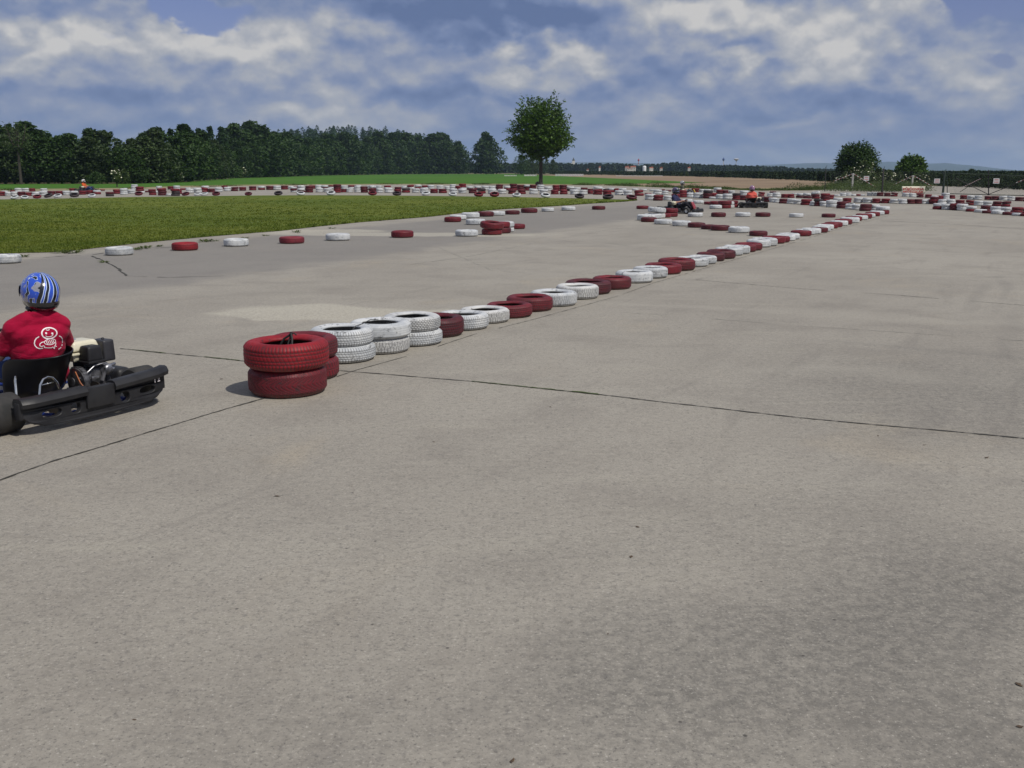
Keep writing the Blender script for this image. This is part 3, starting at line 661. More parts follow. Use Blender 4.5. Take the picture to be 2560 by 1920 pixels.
Qw = '''12 481 15 W|33 480 14 R|47 481 17 WW|64 480 17 WW|81 479 15 RR|111 480 16 GW|182 479 15 RR|256 477 9 R|336 475 16 WWW|398 473 14 WW|427 474 15 DR|442 474 16 WW|457 475 14 R|470 473 13 W|513 475 20 WW|561 473 15 RR|681 473 16 WW
727 473 14 WW|741 473 14 RR|753 474 18 WW|768 471 13 W|781 472 15 RR|797 472 17 WW|812 472 16 RW|828 472 16 WR|861 473 16 WW|878 472 17 WR|895 472 16 WW|925 473 16 WW|947 473 16 WW|968 473 17 WR|1010 473 14 WW|1027 473 18 WR|1046 473 19 RW
1064 473 18 WR|1077 473 19 WW|1100 474 18 GG|1119 474 14 WW|1132 474 16 WWW|1146 474 17 RR|1157 474 19 WRR|1175 475 17 RW|1194 475 18 RW|1214 475 18 WW|1230 475 17 WW|1248 476 19 RDD|1269 476 19 RW|1284 476 20 RDD|1302 476.5 18 RDD|1318 476.5 17 RDW
1332 477 18 RDD|1351 477 19 WWW|1370 477.5 19 GW|1390 478 18 RRR|1408 478 19 RDD|1427 478 20 KW|1444 479 17 WW|1460 479 18 DD|1475 480 14 DD|1489 480 18 WW|1505 480 16 WW|1515 481 16 KK|1528 481 20 RW|1540 481 18 RR|1556 482 20 RW|1588 476 17 W
1609 477 17 W|1631 478 15 W|1643 486 22 WW|1662 487 17 WW|1655 477 15 D|1671 479 15 D|1690 487 17 DD|1738 481 19 RR|1755 481 14 WW|1769 483 18 WW|1793 480 20 GW|1799 485 19 DR|1813 485 17 DD|1829 485 15 WW|1860 489 22 WW|1903 490 16 RR|1932 483 16 D
1925 491 14 WW|1941 493 20 WW|1961 495 18 RR|1977 495 18 RR|1987 487 16 G|2000 495 20 DW|2018 496 20 DW|2039 497 21 RDW|2062 503 23 RDR|2075 498 19 RR|2036 486 16 D|2094 507 22 WW|2117 507 21 RR|2145 507 23 WW|2169 507.5 23 WW|2191 508 21 RR|2212 508.5 21 RR
2234 509 21 GW|2257 510 22 WW|2276 510 22 DD|2295 510 20 DD|2308 510 17 WW|2319 510 16 WW|2334 510.5 22 DRD|2355 511 18 WW|2377 511 23 WW|2400 512 22 DR|2424 513 21 RR|2446 514 22 WW|2469 515 22 WG|2491 516 22 RD|2514 517 22 RD
2093 491 14 W|2107 491 15 WW|2120 490 12 WW|2133 490 14 W|2145 490 11 R|2154 490 15 W|2175 490 15 WW|2189 490 13 WW|2200 490.5 16 DD|2218 491 16 DD|2235 491.5 17 RD|2263 492 17 WW|2281 493 16 WW|2300 494 17 DR|2320 495 17 DR|2336 499 18 RW|2343 496 17 W
2349 499 14 RR|2363 499 20 WWW|2379 497 17 RD|2409 498 17 DR|2427 499 16 WW|2445 499.5 18 WW|2470 500 17 RD|2488 500.5 17 DD|2508 501 19 GW|2528 502 17 GW|2547 503 19 DD|2568 504 19 DD'''
Uw = '''2346 524 28 RW|2367 525 25 WW|2389 526 29 DR|2407 527 28 WW|2427 529.5 25 RW|2451 531.6 29 W|2463 528.5 27 DD|2468 533.8 22 D|2489 530.5 26 WW|2494 536 31 W|2514 532 25 GW|2520 538 24 D|2541 534.5 28 RR|2544 540 27 W|2566 541 25 R|2570 536 26 RD'''
for row, txt in (('P', Pw), ('Q', Qw), ('U', Uw)):
    items = sorted([l.split() for l in txt.replace('\n', '|').split('|')], key=lambda q: float(q[0]))
    for i, (px, py, w, cols) in enumerate(items):
        tl = (R(rnd.uniform(3, 9)), rnd.uniform(0, 6)) if rnd.random() < .1 and len(cols) > 1 else None
        stack(float(px), float(py), float(w), cols, row, i, tilt=tl, jit=1.6)

ROWN = {'A': 'the long diagonal row, from the front', 'B': 'the spaced infield row, from the left', 'C': 'the infield corner group, from the left',
        'D': 'the pile behind the cross row, from the left', 'E': 'the short cross row, from the left', 'F': 'the spaced line before the right kart, from the left',
        'G': 'the island between two karts, from the left', 'S': 'the far infield edge line, from the left',
        'P': 'the far front barrier, from the left', 'Q': 'the far rear barrier, from the left', 'U': 'the right hand barrier, from the left'}
SINGLE = {('A', 0, 0): 'dull red tyre with arrow tread, bottom of the nearest stack', ('A', 0, 1): 'bright red shiny tyre, top of the nearest stack, with a black strap',
          ('A', 1, 0): 'red lug tread tyre, bottom of the stack behind the nearest one', ('A', 1, 1): 'dull red tyre, top of the stack behind the nearest one',
          ('A', 2, 0): 'white tyre, bottom of the first white stack', ('A', 2, 1): 'white tyre with a wire on it, top of the first white stack',
          ('A', 3, 0): 'white tyre with dark zigzag tread, bottom of the second white stack', ('A', 3, 1): 'smooth clean white tyre, top of the second white stack',
          ('A', 4, 0): 'scuffed white tyre, bottom of the third white stack', ('A', 4, 1): 'greyish tyre with worn black tread, top of the third white stack',
          ('A', 5, 0): 'tall dark maroon tyre standing alone right after the white stacks', ('B', 2, 0): 'bright pinkish red tyre by the infield, between two white ones'}
def lev_word(i, n): return 'only tyre' if n == 1 else ('bottom tyre', 'top tyre')[i == n - 1] if n == 2 or i in (0, n - 1) else 'middle tyre' if n == 3 else ('second lowest tyre', 'third lowest tyre')[i - 1]
TY.sort(key=lambda q: (-q['w'], q['px'], q['lev']))
many = {}
for q in TY: many.setdefault((q['row'], q['k']), []).append(q)
order = {}
for r_ in ROWN:
    ks = sorted({q['k'] for q in TY if q['row'] == r_}, key=(lambda k: k) if r_ == 'A' else (lambda k: many[(r_, k)][0]['px']))
    for i, k in enumerate(ks): order[(r_, k)] = i + 1
picked, left = [], []
for key, grp in sorted(many.items(), key=lambda kv: -kv[1][0]['w']): (picked if len(picked) + len(grp) <= 300 else left).extend(grp)
def tmatrix(q):
    s = q['D'] / .6; hz = q['h'] / TH; a, az = q['tilt']
    # tilt about the horizontal axis through the tyre, turned by az
    ax = Vector((math.cos(az), math.sin(az), 0)); lift = 0 if q['row'] == 'S' else q['D'] / 2 * math.sin(abs(a)) * .6
    return Matrix.Translation((q['x'], q['y'], q['z'] + lift)) @ Matrix.Rotation(a, 4, ax) @ Matrix.Rotation(q.get('rot', 0), 4, 'Z') @ Matrix.Diagonal((s, s, hz, 1))
for i, q in enumerate(picked + left): q['rot'] = (i * 2.399) % 6.283
for q in picked:
    near = q['w'] > 85
    me = HERO[q['mesh']] if q['mesh'] else (HERO['rib'] if q['w'] > 60 else LOWK['n'][int(q['px']) % 3] if q['w'] > 28 else LOWK['f'][int(q['px']) % 2])
    if q['mesh'] == 'arrow': q['rot'] = 4.2
    o = link('tyre', me); o.matrix_world = tmatrix(q)
    o.material_slots[0].link = 'OBJECT'; o.material_slots[0].material = TM[q['col']]
    key = (q['row'], q['k'], q['lev'])
    if key in SINGLE: lab = SINGLE[key]
    elif q['n'] == 1 and q['row'] in 'ABCDEFGSU': lab = '%s tyre, %s in %s' % (CW[q['col']], nth(order[key[:2]]), ROWN[q['row']])
    else: lab = '%s %s, %s stack in %s' % (CW[q['col']], lev_word(q['lev'], q['n']), nth(order[key[:2]]), ROWN[q['row']])
    props(o, lab, 'tyre', {'A': 'tyres of the long diagonal row', 'B': 'tyres along the infield', 'S': 'tyres leaning on the far infield edge'}.get(q['row'], 'tyres marking the far kart track'))
# the rest of the far barrier: the smallest ones, as one mass
base = LOWK['f'][0]; bv = np.array([v.co[:] for v in base.vertices]); bq = np.array([p.vertices[:] for p in base.polygons])
VV, QQ, MI = [], [], []; keys = list(TM)
for q in left:
    M = np.array(tmatrix(q)); off = sum(len(x) for x in VV)
    VV.append(bv @ M[:3, :3].T + M[:3, 3]); QQ.append(bq + off); MI.append(np.full(len(bq), keys.index(q['col'])))
me = npmesh('tyre_wall', np.vstack(VV), np.vstack(QQ), True)
for k in keys: me.materials.append(TM[k])
me.polygons.foreach_set('material_index', np.concatenate(MI).astype(np.int32))
o = link('tyre_wall', me); props(o, 'hundreds of small red and white painted tyres piled along the far side of the track', 'tyre wall', kind='stuff')
print('TYRES', len(TY), 'single', len(picked), 'mass', len(left))
# strap on the nearest stack, wire on the first white stack
def top_of(key, lev): return next(q for q in TY if (q['row'], q['k']) == key and q['lev'] == lev)
M_STRAP = simple('black_strap', (.012, .012, .012), .7); M_WIRE = simple('wire', (.05, .05, .05), .5, .5)
q = top_of(('A', 0), 1); zt = q['z'] + q['h']
sx, sy = q['x'] + .01, q['y'] + .10
b = MB(); b.tube([(sx - .09, sy + .045, zt - .07), (sx - .06, sy + .05, zt - .02), (sx - .01, sy + .045, zt + .012), (sx + .0, sy + .04, zt + .03), (sx + .015, sy + .01, zt - .01), (sx + .02, sy - .03, zt - .08)], .009, 8)
b.tube([(sx, sy + .04, zt + .012), (sx + .01, sy + .02, zt - .04), (sx - .02, sy - .01, zt - .1)], .008, 8)
b.box((sx + .002, sy + .042, zt + .022), (.026, .022, .030), Matrix.Rotation(.3, 3, 'Y'), bevel=.006); b.tube([(sx, sy + .04, zt + .030), (sx + .028, sy + .045, zt + .026), (sx + .045, sy + .04, zt + .012)], .006, 6); b.tube([(sx - .03, sy + .0, zt - .09), (sx - .012, sy + .03, zt - .02), (sx + .0, sy + .045, zt + .012)], .007, 6)
props(b.obj('strap', M_STRAP), 'knotted black rubber strap tied through the nearest red tyre', 'strap')
q = top_of(('A', 2), 1); zt = q['z'] + q['h']
b = MB(); b.tube([(q['x'] + .09, q['y'] + .06, zt - .05), (q['x'] + .12, q['y'] + .09, zt - .005), (q['x'] + .18, q['y'] + .16, zt + .008), (q['x'] + .24, q['y'] + .28, zt + .03), (q['x'] + .3, q['y'] + .4, zt + .01)], .004, 6)
props(b.obj('wire', M_WIRE), 'thin bent wire joining the first two white stacks', 'wire')
# ------------------------------------------------------------------ karts and their drivers
M_BLKPL = simple('black_plastic', (.010, .010, .012), .5, var=.3, scale=6, bump=.15, col2=(.022, .022, .024), spec=.35)
M_SEAT = simple('seat_shell', (.006, .006, .008), .38, spec=.35)
M_RUB = simple('kart_rubber', (.018, .018, .018), .8, scale=9, col2=(.032, .03, .028))
M_CHROME = simple('chrome', (.75, .74, .70), .18, 1.0)
M_ALU = simple('aluminium', (.42, .42, .44), .42, .9, scale=20, col2=(.2, .2, .21))
M_STEELB = simple('blue_frame_paint', (.012, .03, .18), .4)
M_STEELK = simple('dark_frame_paint', (.03, .03, .035), .45)
M_CREAM = simple('cream_paint', (.66, .62, .47), .35, coat=.4, var=.06)
M_ENG = simple('engine_casting', (.12, .12, .13), .5, .6, scale=25, col2=(.05, .05, .055))
M_WRIM = simple('white_rim_paint', (.72, .72, .70), .4)
M_WHITE = simple('white_print', (.78, .72, .74), .7, var=.08)
M_YEL = simple('yellow_fairing', (.62, .40, .03), .35, coat=.3)
M_BLUEF = simple('blue_fairing', (.02, .035, .28), .35, coat=.3)
M_REDF = simple('red_fairing', (.28, .02, .03), .35, coat=.3)
M_SKIN = simple('skin', (.50, .28, .20), .55, var=.12)
M_DISC = simple('oily_steel', (.10, .085, .07), .4, .8)
M_CABLE = simple('orange_cable', (.32, .09, .02), .5)

def cloth(name, c, c2=None, scale=4., fold=.5):
    m, t, b = material(name); o = t.obj()
    n = t.noise(o, scale, 4); fo = t.noise(t.v('MULTIPLY', o, (1, 1, 1.8)), 9, 3, .5, 1.2); w = t.noise(o, 260, 2)
    t.put(b.inputs['Base Color'], t.mix(t.rng(n, .35, .65), c, c2 or tuple(x * .8 for x in c)))
    b.inputs['Roughness'].default_value = .85; b.inputs['Specular IOR Level'].default_value = .15; b.inputs['Sheen Weight'].default_value = .05
    t.put(b.inputs['Normal'], t.bump(t.m('ADD', fo, t.m('MULTIPLY', w, .04)), fold, .02)); return m
M_TRED = cloth('red_shirt', (.33, .003, .034), (.26, .002, .026))
M_TNAVY = cloth('navy_shirt', (.028, .030, .075))
M_TORNG = cloth('coral_shirt', (.72, .13, .10))
M_TORG2 = cloth('orange_shirt', (.55, .10, .025))
M_CAMO = None
def camo():
    m, t, b = material('camouflage'); o = t.obj(); a = t.noise(o, 9, 2); c = t.noise(t.v('ADD', o, (3, 1, 2)), 11, 2)
    col = t.mix(t.rng(a, .48, .52), (.10, .10, .075), (.045, .05, .03)); col = t.mix(t.rng(c, .54, .58), col, (.015, .015, .015))
    t.put(b.inputs['Base Color'], col); b.inputs['Roughness'].default_value = .9; return m
M_CAMO = camo()
M_JEANS = cloth('blue_jeans', (.035, .06, .16)); M_BLKTR = cloth('dark_trousers', (.015, .015, .02)); M_GRYTR = cloth('grey_trousers', (.10, .10, .11))
M_SHOE = simple('shoe', (.05, .05, .055), .6); M_GLOVE = simple('pale_glove', (.6, .6, .6), .7)
def flame_helmet(name, ca, cb, cc, cd, s=1.0, stripes=False):
    """glossy shell with flame-like swirls"""
    m, t, b = material(name); o = t.obj()
    w = t.add('ShaderNodeTexNoise'); t.put(w.inputs['Vector'], o); w.inputs['Scale'].default_value = 11 * s; w.inputs['Detail'].default_value = 1.5
    q = t.v('ADD', t.v('MULTIPLY', o, (1, .8, .55)), t.v('SCALE', t.v('SUBTRACT', w.outputs['Color'], (.5, .5, .5)), scale=.085 / s))
    n = t.noise(q, 19 * s, .5, .4, .9)
    x = t.m('SUBTRACT', n, .455)
    silver = t.mix(t.rng(t.m('ABSOLUTE', x), .03, .013), cb, cc)                       # white outline between blue and black
    col = t.mix(t.rng(x, -.008, .004), cd, silver); col = t.mix(t.rng(t.m('ABSOLUTE', t.m('ADD', x, .0)), .018, .010), col, cc)
    n2 = t.noise(t.v('ADD', q, (4, 4, 4)), 17 * s, .5, .4, .7)
    col = t.mix(t.m('MULTIPLY', t.rng(n2, .60, .615), .85), col, ca)
    z = t.sep(o)[2]
    if stripes:                                            # long swept stripes on the right of the shell, swirls on the left
        xyz = t.sep(t.v('ADD', o, t.v('SCALE', t.v('SUBTRACT', w.outputs['Color'], (.5, .5, .5)), scale=.022)))
        th = t.m('ADD', t.m('ARCTAN2', xyz[0], t.m('MULTIPLY', xyz[1], -1)), t.m('MULTIPLY', z, -2.0))
        rp = t.add('ShaderNodeValToRGB'); rp.color_ramp.interpolation = 'CONSTANT'; t.put(rp.inputs[0], t.m('MULTIPLY', t.m('ADD', th, .45), .5))
        seq = [(0, cd), (.085, cc), (.105, cb), (.13, cc), (.15, cd), (.215, cc), (.24, cb), (.325, cc), (.35, cd), (.44, cc), (.46, cb), (.56, cc), (.58, cd), (.70, cb)]
        els = rp.color_ramp.elements; els[0].position = 0; els[0].color = (*cd, 1); els[1].position = 1; els[1].color = (*cb, 1)
        for ps, c in seq[1:]: e_ = els.new(ps); e_.color = (*c, 1)
        col = t.mix(t.m('MULTIPLY', t.rng(th, -.46, -.44), t.rng(th, 1.55, 1.45)), col, rp.outputs[0])
    col = t.mix(t.rng(z, -.042, -.05), col, (.008, .008, .010))
    t.put(b.inputs['Base Color'], col); b.inputs['Roughness'].default_value = .22; b.inputs['Coat Weight'].default_value = .8; b.inputs['Coat Roughness'].default_value = .05
    return m
H_BLUE = flame_helmet('blue_flame_helmet', (.30, .30, .34), (.015, .075, .52), (.50, .62, .85), (.006, .007, .010), stripes=True)
H_NAVY = flame_helmet('navy_helmet', (.10, .02, .06), (.02, .03, .10), (.25, .3, .5), (.012, .012, .02))
H_PINK = flame_helmet('purple_pink_helmet', (.30, .06, .12), (.22, .12, .22), (.5, .4, .5), (.10, .05, .12))
H_SILV = flame_helmet('silver_helmet', (.35, .37, .38), (.45, .47, .48), (.6, .62, .62), (.06, .06, .07))
H_WHT = flame_helmet('white_helmet', (.6, .6, .6), (.65, .64, .6), (.7, .7, .7), (.35, .33, .3))
M_VISOR = simple('visor', (.01, .01, .012), .08, coat=1.0)
M_BLKTRIM = simple('helmet_trim', (.010, .010, .012), .45)

def rear_bumper_mesh():
    def oval(cx, cz, rx, rz, n=22, p=2.4):
        return [(cx + rx * math.copysign(abs(math.cos(a)) ** (2 / p), math.cos(a)), cz + rz * math.copysign(abs(math.sin(a)) ** (2 / p), math.sin(a))) for a in [6.2832 * k / n for k in range(n)]]
    out = []
    def seg(a, b, n):
        for k in range(n): out.append((a[0] + (b[0] - a[0]) * k / n, a[1] + (b[1] - a[1]) * k / n))
    P = [(-.60, .105), (-.48, .062), (-.16, .050), (.16, .050), (.48, .062), (.62, .115), (.655, .17), (.645, .225), (-.645, .225), (-.655, .15)]
    for a, b in zip(P, P[1:] + P[:1]): seg(a, b, 9)
    holes = [oval(-.42, .135, .088, .034), oval(-.215, .135, .047, .043), oval(.235, .135, .05, .045), oval(.455, .15, .082, .034)]
    me = curve_mesh('rear_bumper', [out] + holes, .016, .007, 2)
    for v in me.vertices: v.co = Vector((v.co.x, v.co.z, v.co.y))       # stand it up in the x-z plane
    bm = bmesh.new(); bm.from_mesh(me); bmesh.ops.triangulate(bm, faces=bm.faces); m2 = MB(); m2.b.free(); m2.b = bm
    # top rail in two pieces with a raised centre panel, and end caps
    def rail(x0, x1, z0, z1, dep=.058, h=.046):
        n = 14; prof = [(-dep, -h * .6), (-dep - .006, 0), (-dep + .012, h * .62), (-dep * .4, h * .8), (.035, h * .72), (.05, h * .2), (.05, -h * .4), (0, -h * .75)]
        rings = []
        for i in range(n + 1):
            t_ = i / n; x = x0 + (x1 - x0) * t_; zc = z0 + (z1 - z0) * t_
            rings.append([m2.b.verts.new((x, y, zc + z)) for y, z in prof])
        for i in range(n):
            for k in range(len(prof)): m2.b.faces.new((rings[i][k], rings[i][(k + 1) % len(prof)], rings[i + 1][(k + 1) % len(prof)], rings[i + 1][k]))
        m2.b.faces.new(rings[0][::-1]); m2.b.faces.new(rings[-1])
    rail(-.66, -.125, .232, .240); rail(.125, .68, .238, .262)
    m2.box((0, -.012, .185), (.256, .062, .15), bevel=.012); m2.box((0, -.004, .055), (.30, .03, .03), bevel=.008)
    m2.box((.655, .03, .19), (.03, .10, .14), bevel=.012); m2.box((-.655, .0, .18), (.03, .06, .12), bevel=.012)
    for v in m2.b.verts: v.co.x = v.co.x * (.905 if v.co.x < 0 else .93)
    for v in m2.b.verts:                                                 # the ends sweep forward, the faces bulge a little
        ax = abs(v.co.x); v.co.y += .30 * max(0, ax - .50) ** 1.35 * 2 - .012 * math.cos(ax * 2.2)
    return m2.mesh('rear_bumper', True, 40)
ME = {}
def build_kart_meshes():
    ME['rear_bumper'] = rear_bumper_mesh()
    def wheel(rad, w):
        b = MB(); h = w / 2
        b.lathe([(rad * .50, h * .9), (rad * .62, h * 1.0), (rad * .9, h * .97), (rad * .985, h * .82), (rad, h * .5), (rad, -h * .5), (rad * .985, -h * .82), (rad * .9, -h * .97), (rad * .62, -h), (rad * .50, -h * .9), (rad * .47, 0)], axis='X', n=40, closed=True)
        ty = b.mesh('wheel_tyre')
        b = MB(); b.lathe([(rad * .50, h * .92), (rad * .53, h * .96), (rad * .50, h * .86), (rad * .40, h * .7), (rad * .36, h * .1), (rad * .36, -h * .1), (rad * .40, -h * .7), (rad * .50, -h * .86), (rad * .53, -h * .96), (rad * .50, -h * .92), (rad * .44, 0)], axis='X', n=32, closed=True)
        b.lathe([(.0, h * .35), (.05, h * .35), (rad * .37, h * .28), (rad * .37, h * .12), (.0, h * .12)], axis='X', n=32)
        b.lathe([(.0, h * .8), (.022, h * .8), (.028, h * .3), (0, h * .3)], axis='X', n=12)
        for k in range(3): a = 2.094 * k; b.ball((h * .38, .035 * math.cos(a), .035 * math.sin(a)), .008, 8, 6)
        return ty, b.mesh('rim')
    ME['rt'], ME['rr'] = wheel(.138, .20); ME['ft'], ME['fr'] = wheel(.128, .13)
    b = MB()
    for s in (-1, 1):
        b.tube([(s * .30, -.16, .09), (s * .33, .1, .075), (s * .34, .45, .06), (s * .27, .85, .06), (s * .20, 1.05, .07), (s * .14, 1.28, .08)], .015)
        b.tube([(s * .46, 1.05, .12), (s * .36, 1.04, .08), (s * .2, 1.02, .07)], .014); b.tube([(s * .33, .25, .08), (s * .62, .30, .10), (s * .64, .75, .10), (s * .33, .80, .07)], .011)
    for y, x in ((-.14, .3), (.2, .33), (.5, .33), (.95, .23), (1.27, .14)): b.tube([(-x, y, .075), (x, y, .075)], .014)
    ME['frame'] = b.mesh('frame')
    b = MB(); b.prism([(-.30, .45), (.30, .45), (.22, .95), (.15, 1.25), (-.15, 1.25), (-.22, .95)], .035, .042, 'Z'); ME['floor'] = b.mesh('floor_pan', False)
    b = MB(); b.tube([(-.56, 0, .138), (.56, 0, .138)], .02, 12); b.lathe([(.0, .17), (.09, .17), (.09, .178), (0, .178)], (0, 0, .138), 'X', 28); b.lathe([(.0, -.2), (.085, -.2), (.085, -.192), (0, -.192)], (0, 0, .138), 'X', 28); ME['axle'] = b.mesh('rear_axle')
    # bucket seat: a shell wrapped round the driver's hips and lower back
    V, Q = [], []; nt, nz = 28, 12
    for i in range(nt + 1):
        th = R(-118 + 236 * i / nt)
        for j in range(nz + 1):
            t_ = j / nz; side = abs(math.sin(th / 2)) ** 2; top = .470 - .34 * max(0, side - .42) + .022 * math.sin(th)
            z = .045 + (top - .045) * t_; rr = .06 + .150 * min(1, (t_ * 2.6)) ** .55 + .012 * t_
            V.append((rr * math.sin(th) * 1.02, .29 - .22 * t_ ** 1.2 * max(0, math.cos(th)) - rr * math.cos(th) * .72 + .05 * (1 - t_), z))
    for i in range(nt):
        for j in range(nz): a = i * (nz + 1) + j; Q.append((a, a + nz + 1, a + nz + 2, a + 1))
    ME['seat'] = baked(npmesh('seat', np.array(V), np.array(Q)), [('SOLIDIFY', dict(thickness=.012)), ('BEVEL', dict(width=.004, segments=2, limit_method='ANGLE')), ('SUBSURF', dict(levels=1))])
    b = MB(); b.tube([(-.165, -.10, .10), (-.14, -.085, .20), (-.115, -.072, .285), (-.085, -.066, .322), (-.05, -.064, .334), (-.012, -.066, .322), (.015, -.072, .285), (.035, -.08, .20), (.05, -.09, .10)], .0085, 10)
    b.tube([(-.10, -.055, .28), (-.0, -.055, .285)], .004, 6); b.ball((-.05, -.058, .283), .009, 8, 6); ME['strut'] = b.mesh('seat_strut')
    b = MB(); b.tube([(-.30, .02, .10), (-.27, .06, .20), (-.235, .11, .31), (-.21, .14, .33)], .0095, 8); ME['strut2'] = b.mesh('seat_strut')
    b = MB(); b.tube([(.16, .03, .31), (.165, -.01, .23), (.185, -.05, .17), (.24, -.08, .15)], .005, 8); ME['cable'] = b.mesh('cable')
    # engine
    b = MB(); b.box((0, .0, .115), (.20, .22, .19), bevel=.02); b.box((.0, .03, .235), (.15, .15, .07), bevel=.01)
    for k in range(7): b.box((.02, -.09 + k * .012, .17 + .004 * k), (.17, .005, .10))
    b.box((-.02, -.03, .03), (.28, .26, .02), bevel=.005); b.lathe([(0, -.15), (.03, -.15), (.034, -.10), (.09, -.10), (.105, -.09), (.105, -.05), (0, -.05)], (-.03, -.02, .12), 'X', 24)
    ME['block'] = b.mesh('engine_block')
    b = MB()
    for k in range(9): a = R(28 + 14 * k); b.box((-.10, -.06 + .112 * math.cos(a), .12 + .112 * math.sin(a)), (.035, .022, .006), Matrix.Rotation(a + math.pi / 2, 3, 'X'))
    b.lathe([(.104, -.125), (.112, -.115), (.112, -.085), (.104, -.075)], (0, -.06, .12), 'X', 36, False); ME['cowl'] = b.mesh('clutch_guard')
    b = MB(); b.box((-.035, .075, .375), (.245, .215, .075), bevel=.026, seg=4, taper=(.84, .82)); b.box((-.045, .075, .322), (.250, .23, .016), bevel=.006); b.box((-.045, .075, .288), (.20, .18, .06), bevel=.02, taper=(1.12, 1.12)); ME['tank'] = b.mesh('fuel_tank', angle=50)
    b = MB(); b.lathe([(0, .424), (.026, .424), (.029, .420), (.029, .408), (.033, .406), (.033, .400), (0, .400)], (-.075, .085, 0), 'Z', 24); ME['cap'] = b.mesh('fuel_cap')
    b = MB(); b.box((-.045, -.085, .325), (.135, .125, .120), bevel=.022, seg=3, taper=(.86, .86)); b.box((-.045, -.085, .264), (.146, .136, .02), bevel=.006); ME['air'] = b.mesh('air_filter_box', angle=50)
    b = MB(); b.box((.130, .0, .318), (.105, .16, .165), bevel=.018, seg=3, taper=(.92, .92)); b.ball((.125, -.01, .405), .012, 8, 6); ME['muf'] = b.mesh('exhaust_box', angle=50)
    b = MB(); b.lathe([(0, -.165), (.022, -.165), (.034, -.158), (.043, -.14), (.046, -.10), (0, -.10)], (.105, 0, .19), 'Y', 28); b.tube([(.13, -.13, .215), (.20, -.10, .215)], .012, 10); b.tube([(.13, -.12, .175), (.20, -.09, .18)], .009, 8)
    b.box((.06, -.15, .16), (.02, .02, .10), Matrix.Rotation(.4, 3, 'Y')); b.box((-.02, -.15, .15), (.06, .02, .02), bevel=.005); b.tube([(-.12, -.11, .155), (-.06, -.135, .20), (.0, -.13, .235), (.07, -.15, .245), (.10, -.15, .235)], .006, 8); ME['carb'] = b.mesh('carburettor')
    # pods, fairings, steering
    for s, k in ((-1, 'podl'), (1, 'podr')):
        b = MB(); b.box((s * .60, .50, .16), (.16, .62, .16), bevel=.05, seg=4, taper=(.8, .94)); ME[k] = b.mesh('side_pod', angle=60)
    b = MB(); b.box((0, 1.40, .14), (.92, .17, .15), bevel=.05, seg=4, taper=(.9, .75))
    for v in b.b.verts: v.co.y -= .5 * v.co.x ** 2
    ME['nose'] = b.mesh('front_bumper', angle=60)
    b = MB(); b.box((0, 1.12, .33), (.26, .06, .34), Matrix.Rotation(R(28), 3, 'X'), bevel=.02, seg=3, taper=(.75, 1)); ME['panel'] = b.mesh('steering_fairing', angle=50)
    b = MB(); b.box((0, 1.085, .43), (.17, .008, .15), Matrix.Rotation(R(28), 3, 'X'), bevel=.003); ME['plate'] = b.mesh('number_plate')
    b = MB()
    ring = [(.145 * math.cos(a), 0, .125 * math.sin(a)) for a in [6.2832 * k / 24 for k in range(24)]]
    T = Matrix.Translation((0, .68, .49)) @ Matrix.Rotation(R(-38), 4, 'X')
    b.tube([T @ Vector(p) for p in ring], .0125, 8, closed=True)
    for a in (0.0, 2.2, 4.08): b.tube([T @ Vector((0, 0, 0)), T @ Vector((.14 * math.cos(a + 1.57), 0, .12 * math.sin(a + 1.57)))], .008, 6)
    ME['wheel_s'] = b.mesh('steering_wheel')
    b = MB(); b.tube([(0, .69, .48), (0, 1.10, .13)], .011); ME['column'] = b.mesh('steering_column')
    # number on the right end of the rear bumper
    m = text_mesh('1 2', .052, .0015, .001)
    for v in m.vertices: v.co = Matrix.Rotation(R(90), 3, 'X') @ v.co
    ME['num'] = m
build_kart_meshes()
def dupm(me, mats):
    m = me.copy(); m.materials.clear()
    for q in (mats if isinstance(mats, (list, tuple)) else [mats]): m.materials.append(q)
    return m
